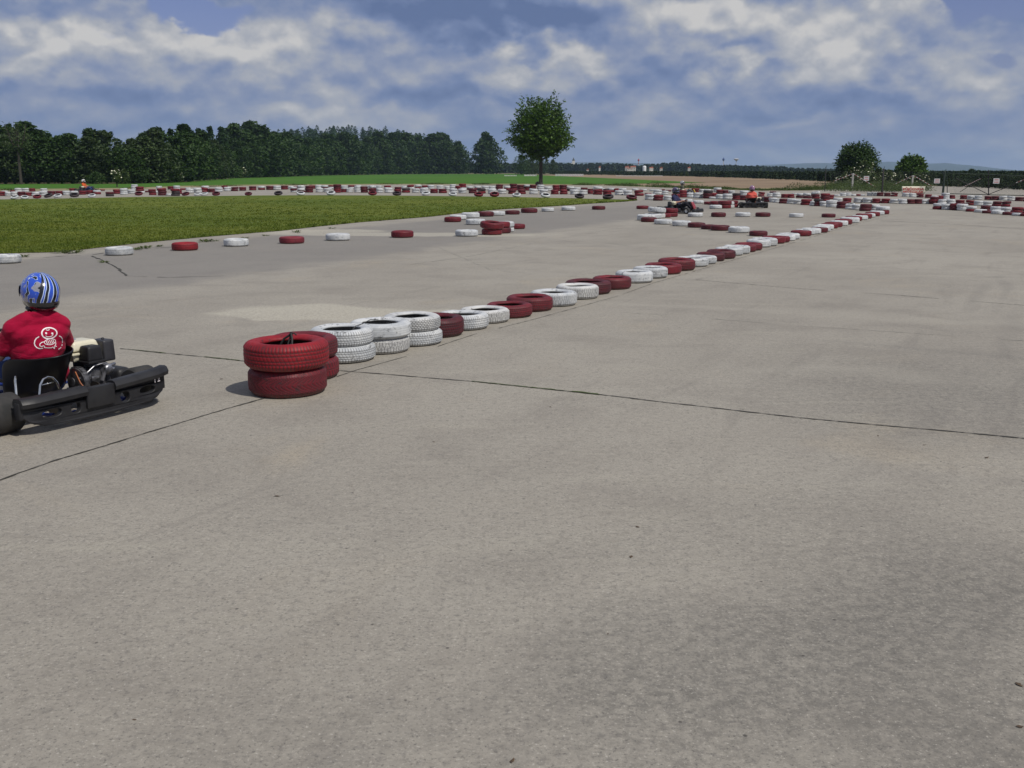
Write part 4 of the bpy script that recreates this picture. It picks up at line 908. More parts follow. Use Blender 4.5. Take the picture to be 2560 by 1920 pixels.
def make_kart(label, loc, rz, frame=M_STEELK, nose=M_BLKPL, panel=M_BLKPL, plate=M_BLKPL, pods=M_BLKPL, rim=M_ALU, near=True, steer=0.0, group='go-karts on the track'):
    root = empty('go_kart', loc, rz); props(root, label, 'go-kart', group)
    def part(name, key, mat, parent=root, loc=(0, 0, 0), rz=0.0):
        o = link(name, dupm(ME[key], mat), None, parent); o.location = loc; o.rotation_euler.z = rz; return o
    part('frame', 'frame', frame); part('floor_pan', 'floor', M_ALU); part('rear_axle', 'axle', M_DISC)
    rb = part('rear_bumper', 'rear_bumper', M_BLKPL, loc=(0, -.235, 0))
    if near:
        nb = part('race_number', 'num', M_WHITE, rb, (.505, -.040, .212)); nb.rotation_euler = (0, 0, R(9))
    for s in (-1, 1):
        w = part('rear_wheel', 'rt', M_RUB, loc=(s * .575, 0, .138), rz=0 if s > 0 else math.pi); part('rim', 'rr', rim, w)
        w = part('front_wheel', 'ft', M_RUB, loc=(s * .50, 1.05, .128), rz=(0 if s > 0 else math.pi) + steer); part('rim', 'fr', rim, w)
    sx = -.085
    st = part('seat', 'seat', M_SEAT, loc=(sx, .06, 0)); part('seat_strut', 'strut', M_CHROME, st, (-.085, -.005, 0)); part('seat_strut', 'strut2', M_CHROME, st, (-.03, 0, 0)); part('cable', 'cable', M_CABLE, st)
    e = part('engine', 'block', M_ENG, loc=(.300, .225, .093)); part('clutch_guard', 'cowl', M_ENG, e, (-.05, .0, 0)); part('fuel_tank', 'tank', M_CREAM, e); part('fuel_cap', 'cap', M_CHROME, e)
    part('air_filter_box', 'air', M_BLKPL, e); part('exhaust_box', 'muf', M_STEELK, e); part('carburettor', 'carb', M_ALU, e, (-.055, .0, .0))
    part('side_pod', 'podl', pods); part('side_pod', 'podr', pods); part('front_bumper', 'nose', nose)
    f = part('steering_fairing', 'panel', panel); part('number_plate', 'plate', plate, f)
    w = part('steering_wheel', 'wheel_s', M_BLKPL, loc=(sx, 0, 0)); part('steering_column', 'column', M_STEELK, w)
    return root

# the driver, seated, in kart coordinates with x = 0 at the middle of the seat
def hand_caps(b, s):
    hx, hy, hz = s * .140, .64, .47
    b.capsule((s * .158, .585, .455), (hx, hy, hz), .028, .030)
    b.ball((hx, hy + .02, hz + .004), (.024, .042, .034))
    for k in range(4):                                     # fingers close round the rim
        zz = hz + .026 - .0175 * k; L = (.030, .034, .032, .026)[k]
        p0 = Vector((hx + s * .004, hy + .045, zz)); p1 = p0 + Vector((-s * .012, L, .002)); p2 = p1 + Vector((-s * .026, .004, -.002)); p3 = p2 + Vector((-s * .006, -.022, -.001))
        b.capsule(p0, p1, .0095, .009, 8); b.capsule(p1, p2, .009, .0085, 8); b.capsule(p2, p3, .0085, .0075, 8)
    b.capsule((hx - s * .012, hy + .0, hz + .022), (hx - s * .034, hy + .026, hz + .032), .012, .010, 8); b.capsule((hx - s * .034, hy + .026, hz + .032), (hx - s * .040, hy + .050, hz + .022), .010, .0085, 8)
def build_person_meshes():
    # body: one continuous surface
    b = MB()
    b.capsule((-.07, .36, .20), (.07, .36, .20), .12); b.capsule((0, .36, .22), (0, .27, .48), .095, .10); b.capsule((-.08, .25, .55), (.08, .25, .55), .07)
    b.capsule((-.13, .24, .60), (.13, .24, .60), .045); b.capsule((0, .22, .60), (0, .225, .74), .062, .055, 16)
    b.ball((0, .235, .855), (.072, .090, .105), 20, 14); b.capsule((0, .28, .80), (0, .295, .785), .040, .028); b.ball((0, .322, .845), (.012, .016, .022)); b.ball((0, .310, .808), (.022, .010, .007))
    for s in (-1, 1):
        b.ball((s * .072, .235, .85), (.008, .016, .026)); b.ball((s * .028, .314, .872), (.012, .008, .008))
        b.capsule((s * .16, .24, .60), (s * .235, .38, .40), .046, .040); b.capsule((s * .235, .38, .40), (s * .158, .585, .455), .040, .028)
        hand_caps(b, s)
        b.capsule((s * .09, .38, .19), (s * .20, .80, .37), .082, .060); b.capsule((s * .20, .80, .37), (s * .14, 1.10, .14), .056, .040)
        b.capsule((s * .14, 1.10, .12), (s * .15, 1.24, .17), .036, .03)
    ME['body'] = organic(b, .0085, 2, 'person')
    b = MB()
    b.capsule((-.09, .33, .27), (.09, .33, .27), .135); b.ball((0, .255, .47), (.190, .142, .20), 24, 16); b.ball((0, .29, .36), (.182, .15, .16), 24, 16)
    b.capsule((-.105, .22, .56), (.105, .22, .56), .098); b.capsule((-.138, .232, .600), (.138, .232, .600), .070); b.capsule((-.070, .215, .655), (.070, .215, .655), .066); b.ball((0, .215, .71), (.080, .072, .045))
    for s in (-1, 1):
        b.capsule((s * .148, .232, .598), (s * .214, .345, .455), .071, .067)
        b.capsule((s * .09, .205, .665), (s * .165, .225, .612), .058, .066)
    # the collar opening
    me = organic(b, .0095, 5, 'shirt')
    for v in me.vertices:
        n = noise.noise(v.co * 7); n2 = noise.noise(Vector((v.co.x * 9 + v.co.z * 14, v.co.y * 6, v.co.z * 9 - v.co.x * 5)))
        w = min(1, max(0, (.62 - v.co.z) / .25)); f3 = noise.noise(Vector((v.co.x * 5 - v.co.z * 11, v.co.y * 5, v.co.z * 16 + abs(v.co.x) * 14))); v.co += v.normal * (.005 * n + .010 * n2 * w + .007 * f3)
    bm = bmesh.new(); bm.from_mesh(me)
    bmesh.ops.delete(bm, geom=[v for v in bm.verts if (v.co.z > .732 and abs(v.co.x) < .1) or (v.co.x ** 2 > .165 ** 2 and v.co.z < .5 and v.co.y > .28 and (v.co - Vector((math.copysign(.222, v.co.x), .345, .455))).dot(Vector((math.copysign(.06, v.co.x), .113, -.143)).normalized()) > .028)], context='VERTS')
    bm.to_mesh(me); bm.free(); me.shade_smooth()
    ME['shirt'] = baked(me, [('SOLIDIFY', dict(thickness=.004, offset=1))])
    b = MB(); b.capsule((-.08, .36, .20), (.08, .36, .20), .132)
    for s in (-1, 1):
        b.capsule((s * .09, .38, .19), (s * .20, .80, .37), .096, .074); b.capsule((s * .20, .80, .37), (s * .145, 1.08, .155), .070, .056)
    ME['trousers'] = organic(b, .013, 3, 'trousers')
    b = MB(); b.capsule((0, 0, 0), (0, .13, .05), .045, .036); b.box((0, .06, -.022), (.08, .24, .018), Matrix.Rotation(R(20), 3, 'X'), bevel=.006); ME['shoe'] = organic(b, .007, 2, 'shoe')
    # full-face helmet, origin at its centre
    b = MB(); b.ball((0, 0, .012), (.131, .158, .140), 40, 28); b.ball((0, .035, -.055), (.112, .140, .082), 32, 20); b.ball((0, -.045, -.060), (.112, .098, .070), 32, 20)
    me = organic(b, .0075, 6, 'helmet')
    bm = bmesh.new(); bm.from_mesh(me)
    bmesh.ops.delete(bm, geom=[v for v in bm.verts if v.co.z < -.116 or (v.co.z < -.088 and (v.co.x / .085) ** 2 + ((v.co.y - .01) / .10) ** 2 < 1)], context='VERTS')
    bm.to_mesh(me); bm.free(); me.shade_smooth(); ME['helmet'] = baked(me, [('SOLIDIFY', dict(thickness=.012, offset=-1))])
    V, Q = [], []
    for i in range(21):
        a = R(-72 + 144 * i / 20)
        for j in range(7):
            z = -.020 + .075 * j / 6; k = math.sqrt(max(.1, 1 - ((z - .012) / .148) ** 2)); V.append((.136 * k * math.sin(a), .162 * k * math.cos(a), z))
    for i in range(20):
        for j in range(6): q = i * 7 + j; Q.append((q, q + 7, q + 8, q + 1))
    ME['visor'] = baked(npmesh('visor', np.array(V), np.array(Q)), [('SOLIDIFY', dict(thickness=.004))])
    # neck roll: the black padding round the opening
    b = MB(); b.tube([(.094 * math.cos(a), .115 * math.sin(a) + .0, -.104 - .014 * math.sin(a)) for a in [6.2832 * k / 28 for k in range(28)]], .013, 8, closed=True); ME['trim'] = b.mesh('helmet_padding')
build_person_meshes()
def emblem_mesh():
    """white print on the back of the shirt, laid onto the cloth"""
    s = 1 / 2820.; cx, cy = 775, 1390; L = []
    def arc(x, y, rx, ry, a0, a1, w, n=26): L.append(([(x + rx * math.cos(R(a0 + (a1 - a0) * k / n)), y + ry * math.sin(R(a0 + (a1 - a0) * k / n))) for k in range(n + 1)], w))
    arc(780, 1237, 148, 110, 0, 360, 24); arc(718, 1228, 10, 10, 0, 360, 22, 10); arc(838, 1246, 10, 10, 0, 360, 22, 10); arc(772, 1240, 88, 68, 25, 145, 15); arc(765, 1150, 34, 24, 20, 160, 14, 10)
    L.append(([(575, 1282), (525, 1310), (490, 1355), (476, 1410), (485, 1460), (510, 1500), (560, 1527), (625, 1525)], 19))
    L.append(([(968, 1312), (1010, 1340), (1040, 1385), (1052, 1440), (1050, 1475)], 18)); L.append(([(1040, 1500), (1030, 1540)], 18)); L.append(([(1010, 1560), (975, 1580), (940, 1592)], 18))
    arc(775, 1410, 118, 58, 0, 360, 13)
    for x in (705, 740, 778, 816, 850): L.append(([(x - 12, 1375), (x - 2, 1410), (x + 10, 1452)], 13))
    L.append(([(655, 1395), (610, 1400), (572, 1430), (565, 1465), (600, 1490), (630, 1470), (655, 1490), (650, 1515), (720, 1528), (790, 1535), (820, 1520), (838, 1548), (855, 1568)], 15))
    L.append(([(893, 1440), (890, 1475), (865, 1500), (858, 1540), (835, 1562)], 15)); L.append(([(860, 1500), (905, 1528)], 13))
    sh = ME['shirt']; bm = bmesh.new(); bm.from_mesh(sh); tree = BVHTree.FromBMesh(bm); bm.free()
    V, Q = [], []
    for pts, w in L:
        P = []
        for a, b_ in zip(pts, pts[1:]):
            n = max(1, int(math.dist(a, b_) / 12))
            P += [(a[0] + (b_[0] - a[0]) * k / n, a[1] + (b_[1] - a[1]) * k / n) for k in range(n)]
        P.append(pts[-1]); prev = None
        for i, p in enumerate(P):
            a = P[max(0, i - 1)]; c = P[min(len(P) - 1, i + 1)]; dx, dy = c[0] - a[0], c[1] - a[1]; l = math.hypot(dx, dy) or 1
            nx, ny = -dy / l * w / 2, dx / l * w / 2; row = []
            for sx, sy in ((p[0] - nx, p[1] - ny), (p[0] + nx, p[1] + ny)):
                X = (sx - cx) * s + EMX; Z = -(sy - cy) * s + EMZ
                h = tree.ray_cast(Vector((X, -.5, Z)), Vector((0, 1, 0)))[0]
                Y = (h.y if h else .08) - .0025; row.append(len(V)); V.append((X, Y, Z))
            if prev: Q.append((prev[0], row[0], row[1], prev[1]))
            prev = row
    return npmesh('shirt_emblem', np.array(V), np.array(Q))
EMX, EMZ = .040, .515
ME['emblem'] = emblem_mesh()
def make_driver(label, kart, shirt, trousers, helmet, glove=None, emblem=False, head=(0, 0), twist=0.0, dz=0.05, group='kart drivers'):
    M = Matrix.Translation(kart.location) @ Matrix.Rotation(kart.rotation_euler.z, 4, 'Z')
    p = M @ Vector((-.085, 0, dz))
    body = link('person', dupm(ME['body'], M_SKIN)); body.location = p; body.rotation_euler = (0, 0, kart.rotation_euler.z + twist)
    if twist:   # turn about the seat, not about the rear axle
        c = Vector((0, .28, 0)); body.location = p + Matrix.Rotation(kart.rotation_euler.z, 3, 'Z') @ (c - Matrix.Rotation(twist, 3, 'Z') @ c)
    props(body, label, 'person', group)
    for v in body.data.vertices:
        k = min(1, max(0, (v.co.z - .66) / .10)); v.co.x += head[0] * k
    def part(name, key, mat, parent=body, loc=(0, 0, 0), rot=(0, 0, 0)):
        o = link(name, dupm(ME[key], mat), None, parent); o.location = loc; o.rotation_euler = rot; return o
    s = part('shirt', 'shirt', shirt)
    if emblem: part('shirt_emblem', 'emblem', M_WHITE, s)
    part('trousers', 'trousers', trousers)
    for q in (-1, 1): part('shoe', 'shoe', M_SHOE, loc=(q * .14, 1.12, .10), rot=(R(18), 0, 0))
    h = part('helmet', 'helmet', helmet, loc=(head[0], .232, .862 + head[1]), rot=(R(4), 0, R(0))); part('visor', 'visor', M_VISOR, h); part('helmet_padding', 'trim', M_BLKTRIM, h)
    return body
k1 = make_kart('black go-kart with a cream engine tank, nearest the camera at the left edge', (-3.20, 7.16, 0), R(59), frame=M_STEELB)
make_driver('person in a red shirt with a white emblem, in the nearest kart', k1, M_TRED, M_JEANS, H_BLUE, emblem=True, head=(.045, -.012), twist=R(-16))
def at_px(px, py): q = G(px, py); return (q.x, q.y, 0)
q = G(1712, 531); k2 = make_kart('dark go-kart with a white number plate, turning behind the short tyre pile', (q.x - .80, q.y - .75, 0), R(-124), panel=M_REDF, plate=M_WHITE, rim=M_WRIM, near=False, steer=R(-12))
make_driver('person in a navy shirt and dark helmet, seen from the side driving the middle kart', k2, M_TNAVY, M_BLKTR, H_NAVY, head=(0, .02))
q = G(1887, 520.5); k3 = make_kart('black go-kart seen from behind, driving away on the right', (q.x, q.y + .27, 0), R(-8), near=False)
make_driver('person in a coral shirt and purple helmet, seen from behind in the right hand kart', k3, M_TORNG, M_BLKTR, H_PINK, head=(0, .0))
q = G(1703, 490.5); k4 = make_kart('blue and yellow go-kart half hidden behind the far tyre wall', (q.x - .2, q.y, 0), R(-105), nose=M_BLUEF, panel=M_YEL, plate=M_YEL, pods=M_BLUEF, near=False)
make_driver('person in camouflage with a silver helmet, driving the kart behind the far tyre wall', k4, M_CAMO, M_GRYTR, H_SILV)
q = G(212, 481); k5 = make_kart('distant go-kart at the far left behind the tyre wall', (q.x - .3, q.y, 0), R(-98), near=False)
make_driver('person in an orange shirt with a white helmet, far left kart', k5, M_TORG2, M_JEANS, H_WHT)
# ------------------------------------------------------------------ trees and bushes
M_BARK = simple('bark', (.055, .045, .035), .95, scale=14, bump=.4, col2=(.03, .025, .02))
M_LF_OAK = leaf_mat('tree_leaves', (.042, .090, .010), (.075, .135, .016), .5, .18, .9, vary=False)
M_LF_DARK = leaf_mat('forest_leaves', (.027, .060, .008), (.045, .085, .013), .6, .18, .10)
M_LF_PALE = leaf_mat('willow_leaves', (.045, .074, .020), (.062, .094, .028), .6, .2, .10)
M_LF_CON = leaf_mat('conifer_needles', (.020, .050, .011), (.030, .066, .015), .7, .1, .05)
M_LF_BUSH = leaf_mat('bush_leaves', (.050, .080, .018), (.085, .12, .028), .6, .15, .6)
M_BLOSSOM = simple('elder_blossom', (.62, .62, .45), .8, var=.1)
def cards(centers, size, rg, droop=0.0, asp=.55, upbias=.35):
    """leaf-sized faces at the given points, each turned its own way"""
    n = len(centers); c = np.asarray(centers)
    nrm = rg.normal(size=(n, 3)); nrm[:, 2] = np.abs(nrm[:, 2]) + upbias; nrm /= np.linalg.norm(nrm, axis=1)[:, None]
    t = rg.normal(size=(n, 3)); t[:, 2] -= droop; t -= nrm * (t * nrm).sum(1)[:, None]; t /= np.linalg.norm(t, axis=1)[:, None]
    b_ = np.cross(nrm, t); s = (np.asarray(size) * rg.uniform(.6, 1.3, n))[:, None]
    V = np.stack([c - t * s, c + b_ * s * asp + t * s * .1, c + t * s, c - b_ * s * asp + t * s * .1], 1).reshape(-1, 3)
    return V, np.arange(4 * n).reshape(n, 4)
def lobed_crown(seed, H, W, n, size, base=.12, lobes=26, spiky=0.0, top=1.0, gaps=.25, cols=None):
    """leaf clumps spread over many small lobes that together make the crown's outline"""
    rg = np.random.default_rng(seed); L = []
    for k in range(lobes):
        z = base + (1 - base) * (k + .5) / lobes; z = min(.97, z + rg.normal() * .03)
        q = max(.01, (z - base) / (1 - base)); prof = math.sin(math.pi * min(1, max(.04, q ** .85 * .93 + .07))) ** .6 * (1 - .25 * q * top)
        a = k * 2.4 + rg.normal() * .3; rr = W / 2 * prof * rg.uniform(.25, .72) * (1 if q < .8 else .5)
        L.append((rr * math.cos(a), rr * math.sin(a), z * H, W * rg.uniform(.16, .27) * (.5 + .55 * prof) * (1 if q < .8 else .75)))
    L = np.array(L); which = rg.integers(0, len(L), n); d = rg.normal(size=(n, 3)); d /= np.linalg.norm(d, axis=1)[:, None]
    rad = L[which, 3] * rg.uniform(.55, 1.0, n) ** .5 * (1 + spiky * rg.exponential(.25, n))
    P = L[which, :3] + d * rad[:, None] * np.array([1, 1, .8])
    keep = (P[:, 2] > .02 * H) & np.array([noise.noise(Vector(p) * (2.2 / max(W, 1) * 2.2) + Vector((seed, 0, 0))) > -.5 + gaps * .6 for p in P])
    return cards(P[keep], size, rg)
def trunk_mesh(H, r, W, seed, limbs=7, th=.6):
    rg = random.Random(seed); b = MB()
    b.tube([(0, 0, -.1), (0, 0, H * .04), (.01 * H * rg.uniform(-1, 1), 0, H * .25), (.015 * H * rg.uniform(-1, 1), .01 * H, H * th)], [r * 1.5, r * 1.1, r * .85, r * .4], 10)
    for k in range(limbs):
        a = k * 2.4; z = H * rg.uniform(.2, th * .9); l = W * rg.uniform(.22, .36)
        b.tube([(0, 0, z), (l * .5 * math.cos(a), l * .5 * math.sin(a), z + l * .45), (l * math.cos(a), l * math.sin(a), z + l * 1.0)], [r * .45, r * .28, r * .1], 6)
    return b.mesh('trunk')
def tree(name, crown, trunk, mat, loc, s, rz, label, cat='tree', group=None, sz=None):
    root = empty(name, loc, rz); root.scale = (s, s, sz or s); props(root, label, cat, group)
    c = link('crown', crown, None, root); t_ = link('trunk', trunk, None, root)
    for o, m in ((c, mat), (t_, M_BARK)):
        if not o.data.materials: o.data.materials.append(m)
        o.material_slots[0].link = 'OBJECT'; o.material_slots[0].material = m
    return root

# the single tree behind the barrier, with leafy shoots standing out all round
def sprays_tree(seed, H, W, zc, n_shoots, per, leaf, low=.24, droop=.05):
    rg = random.Random(seed); V, Q = [], []; tw = MB(); cz = H * zc; rv = H * (1 - zc) ; P, S = [], []
    for k in range(n_shoots):
        z_ = 1 - 2 * (k + .5) / n_shoots; a = k * 2.39996; rxy = math.sqrt(max(0, 1 - z_ * z_))
        d = Vector((rxy * math.cos(a), rxy * math.sin(a), z_)); lowk = 1.0 if d.z > 0 else .88
        # uneven outline
        k1 = 1 + .26 * noise.noise(d * 1.7 + Vector((seed, 0, 0))) + rg.uniform(-.17, .10)
        tip = Vector((d.x * W / 2 * k1, d.y * W / 2 * k1, cz + d.z * (rv if d.z > 0 else (cz - H * low)) * k1 * lowk))
        start = Vector((d.x * W * .16, d.y * W * .16, cz * .92 + d.z * rv * .25)) if rg.random() < .55 else tip * .62 + Vector((0, 0, cz)) * .38
        up = Vector((0, 0, rg.uniform(.02, .10) * H * (1 if d.z > -.3 else -.4)))
        for i in range(per):
            t_ = (i + rg.random()) / per; p = start.lerp(tip, t_) + up * (t_ * t_ - t_) * -.6
            sp = .024 * W * (1.35 - t_ * 1.0); P.append(p + Vector((rg.gauss(0, sp), rg.gauss(0, sp), rg.gauss(0, sp * .8)))); S.append(leaf * (1.1 - .35 * t_))
        if k % 5 == 0: tw.tube([Vector((0, 0, cz * .8)).lerp(start, .3), start, tip.lerp(start, .25)], [.05, .03, .01], 4, False)
    V, Q = cards(np.array([p[:] for p in P]), np.array(S), np.random.default_rng(seed), .2, .5, .6)
    return npmesh('crown', V, Q), tw
p = G(1352, 463); D = p.y; S_ = D / F
crown, tw = sprays_tree(5, 214 * S_, 160 * S_, .545, 400, 42, .21, .26)
root = empty('broadleaf_tree', (p.x, p.y, 0)); props(root, 'round leafy tree standing alone behind the tyre wall in the middle', 'tree')
crown.materials.append(M_LF_OAK); link('crown', crown, None, root)
rt = 5.2 * S_; Ht = 222 * S_
tw.tube([(-.02, 0, -.1), (0, 0, .35), (.0, 0, Ht * .2), (-.05, 0, Ht * .42), (.0, 0, Ht * .7)], [rt * 1.35, rt * .92, rt * .78, rt * .6, rt * .2], 12)
for a, z, l in ((.2, .27, .34), (2.6, .28, .30), (4.1, .3, .3), (1.3, .33, .3), (5.4, .31, .32), (3.3, .4, .28), (0.6, .42, .28)):
    tw.tube([(0, 0, Ht * z), (l * .45 * Ht * math.cos(a), l * .45 * Ht * math.sin(a), Ht * (z + .08)), (l * Ht * math.cos(a), l * Ht * math.sin(a), Ht * (z + .20))], [rt * .45, rt * .3, rt * .1], 7)
tw.ball((-.35, 0, .15), (.35, .3, .3), 10, 8)
tw.obj('trunk', M_BARK, root)

# the two round trees at the right
for px, py, top, w, seed, zc, lab in ((2139, 458, 360, 100, 11, .50, 'dark green round tree left of the smaller one, behind the fence'), (2278, 457, 391, 74, 12, .5, 'smaller round tree right of the bigger dark one, behind the fence')):
    dist = 150.; q = at_dist(px, 440, dist); s_ = dist / F; H = CAM_H + (426 - top) * s_ + .0; W = w * s_
    crown, tw = sprays_tree(seed, H, W, zc, 420, 26, .21, .04)
    root = empty('round_tree', (q.x, q.y, 0)); props(root, lab, 'tree', 'round trees by the fence'); crown.materials.append(M_LF_DARK if seed == 11 else M_LF_OAK); link('crown', crown, None, root)
    tw.tube([(0, 0, -.1), (0, 0, H * .3), (0, 0, H * .6)], [.22, .17, .08], 8); tw.obj('trunk', M_BARK, root)

# wood at the left: front rank, rear rank, lone tree
CR = [npmesh('crown', *lobed_crown(30 + i, 1, .86 + .06 * (i % 3), 5600, .028, .0, 36, .22, gaps=.03, top=1.3)) for i in range(6)]
CO = [npmesh('crown', *lobed_crown(50 + i, 1, .42, 3000, .022, .05, 40, .5, top=2.2, gaps=.05)) for i in range(3)]
TRK = [trunk_mesh(1, .018, .5, i) for i in range(3)]
out_px = [(-300, 318), (-120, 322), (0, 323), (14, 322), (52, 309), (90, 311), (110, 334), (150, 341), (180, 333), (215, 337), (228, 331), (270, 340), (290, 345), (308, 333), (345, 347), (370, 332), (388, 321), (440, 320), (500, 315), (540, 316), (590, 316), (620, 314), (670, 318), (700, 326), (760, 330), (900, 335), (1000, 333), (1070, 333), (1120, 338), (1145, 354), (1165, 366), (1180, 372)]
base_px = [(-300, 460), (0, 459.5), (330, 459), (450, 455.5), (600, 445), (800, 438.8), (1000, 435.6), (1290, 434.9)]
def interp(tab, x):
    for (a, b), (c, d) in zip(tab, tab[1:]):
        if a <= x <= c: return b + (d - b) * (x - a) / (c - a)
    return tab[0][1] if x < tab[0][0] else tab[-1][1]
rg = random.Random(21); items = []
x = -290
while x < 1165:
    items.append((x, 0)); x += rg.uniform(24, 36)
x = -270
while x < 1150:
    items.append((x, 1)); x += rg.uniform(26, 40)
cnt = {0: 0, 1: 0}
for x, rear in items:
    cnt[rear] += 1
    by = interp(base_px, x) - .1; q0 = G(x, by); d0 = q0.y
    d = d0 * (1.10 if rear else 1.015) + (4 if rear else 1.5); q = at_dist(x, 430, math.hypot(q0.x, q0.y) * d / d0)
    hpx = interp(out_px, x)
    if rear and 40 < x < 105: hpx -= 0
    topy = hpx + (rg.uniform(-3, 4) if rear else rg.uniform(8, 58))
    if x >= 640: topy = interp([(640, 326), (700, 345), (800, 347), (900, 343), (1000, 341), (1080, 342), (1120, 348), (1165, 374)], x) + rg.uniform(-7, 9)
    elif rear: topy += rg.choice((0, 1, 4, 9))
    dd = math.hypot(q.x, q.y); H = CAM_H + (426 - topy) * q.y / F
    con = rear and rg.random() < .3
    kind = 'pale willow-like' if rg.random() < .18 and x < 640 else 'dark'
    cr = CO[cnt[rear] % 3] if con else CR[rg.randrange(6)]
    wid = H * (rg.uniform(1.0, 1.5) if not con else 1.15)
    root = empty('conifer' if con else 'forest_tree', (q.x, q.y, 0), rg.uniform(0, 6.28)); root.scale = (wid, wid, H)
    props(root, '%s %s, %s from the left in the %s rank of the wood' % (kind if not con else 'slender dark', 'conifer' if con else 'leafy tree', nth(cnt[rear]), 'rear' if rear else 'front'), 'tree', 'trees of the left wood')
    m = M_LF_CON if con else M_LF_PALE if kind.startswith('pale') else M_LF_DARK
    for nm, me, mm in (('crown', cr, m), ('trunk', TRK[cnt[rear] % 3], M_BARK)):
        o = link(nm, me, None, root)
        if not me.materials: me.materials.append(mm)
        o.material_slots[0].link = 'OBJECT'; o.material_slots[0].material = mm
# thin half-bare tree at the far left
q0 = G(50, 459); q = at_dist(50, 430, 148); H = CAM_H + (426 - 305) * q.y / F
crown, tw = sprays_tree(77, H, H * .55, .66, 130, 8, .16, .5); root = empty('sparse_tree', (q.x, q.y, 0)); props(root, 'thin half bare tree rising above the wood at the far left', 'tree')
crown.materials.append(M_LF_PALE); link('crown', crown, None, root); tw.tube([(0, 0, 0), (0, 0, H * .5), (.3, 0, H * .85)], [.2, .14, .04], 6)
for a in range(6): tw.tube([(0, 0, H * .45), (.9 * math.cos(a), .9 * math.sin(a), H * .7), (1.4 * math.cos(a), 1.4 * math.sin(a), H * .92)], [.08, .05, .02], 5)
tw.obj('trunk', M_BARK, root)
# lone tree between wood and the single tree
q = G(1216, 435.3); H = CAM_H + (426 - 340) * q.y / F; cr = npmesh('crown', *lobed_crown(91, 1, .98, 8000, .034, .0, 44, .25, gaps=.0))
tree('broad_tree', cr, TRK[0], M_LF_DARK, (q.x, q.y, 0), H, 1, 'broad dark tree standing apart between the wood and the single tree', sz=H)
# bushes behind the single tree
cb = npmesh('crown', *lobed_crown(92, 1, 1.25, 4500, .03, .0, 26, .3, gaps=.1))
for i, (px, top, w) in enumerate([(1303, 391, 46), (1330, 395, 40), (1352, 398, 40), (1382, 401, 30), (1318, 402, 34)]):
    q = at_dist(px, 430, 430 + 8 * i); H = CAM_H + (426 - top) * q.y / F; s_ = w / F * q.y / 1.15
    o = tree('willow_bush', cb, TRK[1], M_LF_PALE if i % 2 else M_LF_DARK, (q.x, q.y, 0), s_, i * 1.3, 'rounded bush on the field edge behind the single tree, %s from the left' % nth([1303, 1318, 1330, 1352, 1382].index(px) + 1), 'bush', 'bushes behind the single tree', sz=H)

# wooded hill behind the wood: nobody could count it
def wood_mass(name, label, pts, n, size, seed, mat, tall):
    rg = np.random.default_rng(seed); P = []
    for (x, y, z, H, W) in pts:
        k = n; d = rg.normal(size=(k, 3)); d /= np.linalg.norm(d, axis=1)[:, None]; h = rg.uniform(0, 1, k)
        r = W / 2 * (1 - h ** tall) ** .5 * rg.uniform(.6, 1.05, k)
        P.append(np.stack([x + d[:, 0] * r, y + d[:, 1] * r, z + h * H], 1))
    V, Q = cards(np.vstack(P), size, rg); o = link(name, npmesh(name, V, Q), mat); props(o, label, 'wood', kind='stuff'); return o
rg = random.Random(5); pts = []
hill = [(560, 325), (640, 328), (700, 324), (740, 319), (815, 313), (890, 314), (980, 321), (1060, 330), (1110, 343), (1150, 365)]
for i in range(200):
    px = rg.uniform(560, 1150); lay = rg.uniform(0, 1); dist = 620 + 260 * lay
    top = interp(hill, px) + 5 + (1 - lay) * 14 + rg.uniform(-2.5, 2); q = at_dist(px, 430, dist)
    ztop = CAM_H + (426 - top) * q.y / F; pts.append((q.x, q.y, ztop - rg.uniform(15, 18), 16, 9))
wood_mass('hill_wood', 'conifer wood covering the low hill behind the leafy trees', pts, 330, .55, 3, M_LF_CON, 1.2)
hillm = []
for k in range(40):
    px = 540 + 630 * k / 39
    for dist, f in ((580, 0), (640, .8), (760, .93), (900, 1.)):
        q = at_dist(px, 430, dist); t_ = (426 - interp(hill, px) - 26) * q.y / F; hillm.append((q.x, q.y, max(-.02, (t_ - 6) * f)))
hm = pymesh('hill', hillm, [(4 * k + j, 4 * k + 4 + j, 4 * k + 5 + j, 4 * k + j + 1) for k in range(39) for j in range(3)], True)
o = link('hill', hm, M_WOODFLOOR); props(o, kind='structure')

# shrubs with pale blossom and small sapling
def shrub(px, py, h, w, seed, label, blossom=True, d=None, mat=M_LF_BUSH, sapling=False):
    q = G(px, py) if d is None else at_dist(px, 430, d); s_ = q.y / F; H = h * s_; W = w * s_
    root = empty('blossom_shrub' if blossom else 'shrub', (q.x, q.y, 0)); props(root, label, 'shrub', None)
    V, Q = lobed_crown(seed, H, W, 1100, .035 * q.y / 40 * (1.2 if d else 1), .25 if sapling else .02, 14, .3, gaps=.2)
    link('foliage', npmesh('foliage', V, Q), mat, root)
    if blossom:
        rg = np.random.default_rng(seed); k = 34; a = rg.uniform(0, 6.28, k); zz = rg.uniform(.35, .98, k); r = W * .45 * np.sqrt(np.clip(1 - (zz - .5) ** 2 * 2.6, .1, 1))
        V, Q = cards(np.stack([r * np.cos(a), r * np.sin(a) - .05, zz * H], 1), .032 * q.y / 40, rg, 0, .9, 2); link('blossom', npmesh('blossom', V, Q), M_BLOSSOM, root)
    b = MB(); b.tube([(0, 0, -.05), (0, 0, H * .4)], [.04 * H, .02 * H], 6)
    b.tube([(0, 0, H * .15), (W * .15, 0, H * .5)], [.02 * H, .01 * H], 5); b.obj('stem', M_BARK, root)
    return root
shrub(293, 467, 44, 26, 1, 'young tree with white blossom before the wood, right of the distant orange driver', sapling=True)
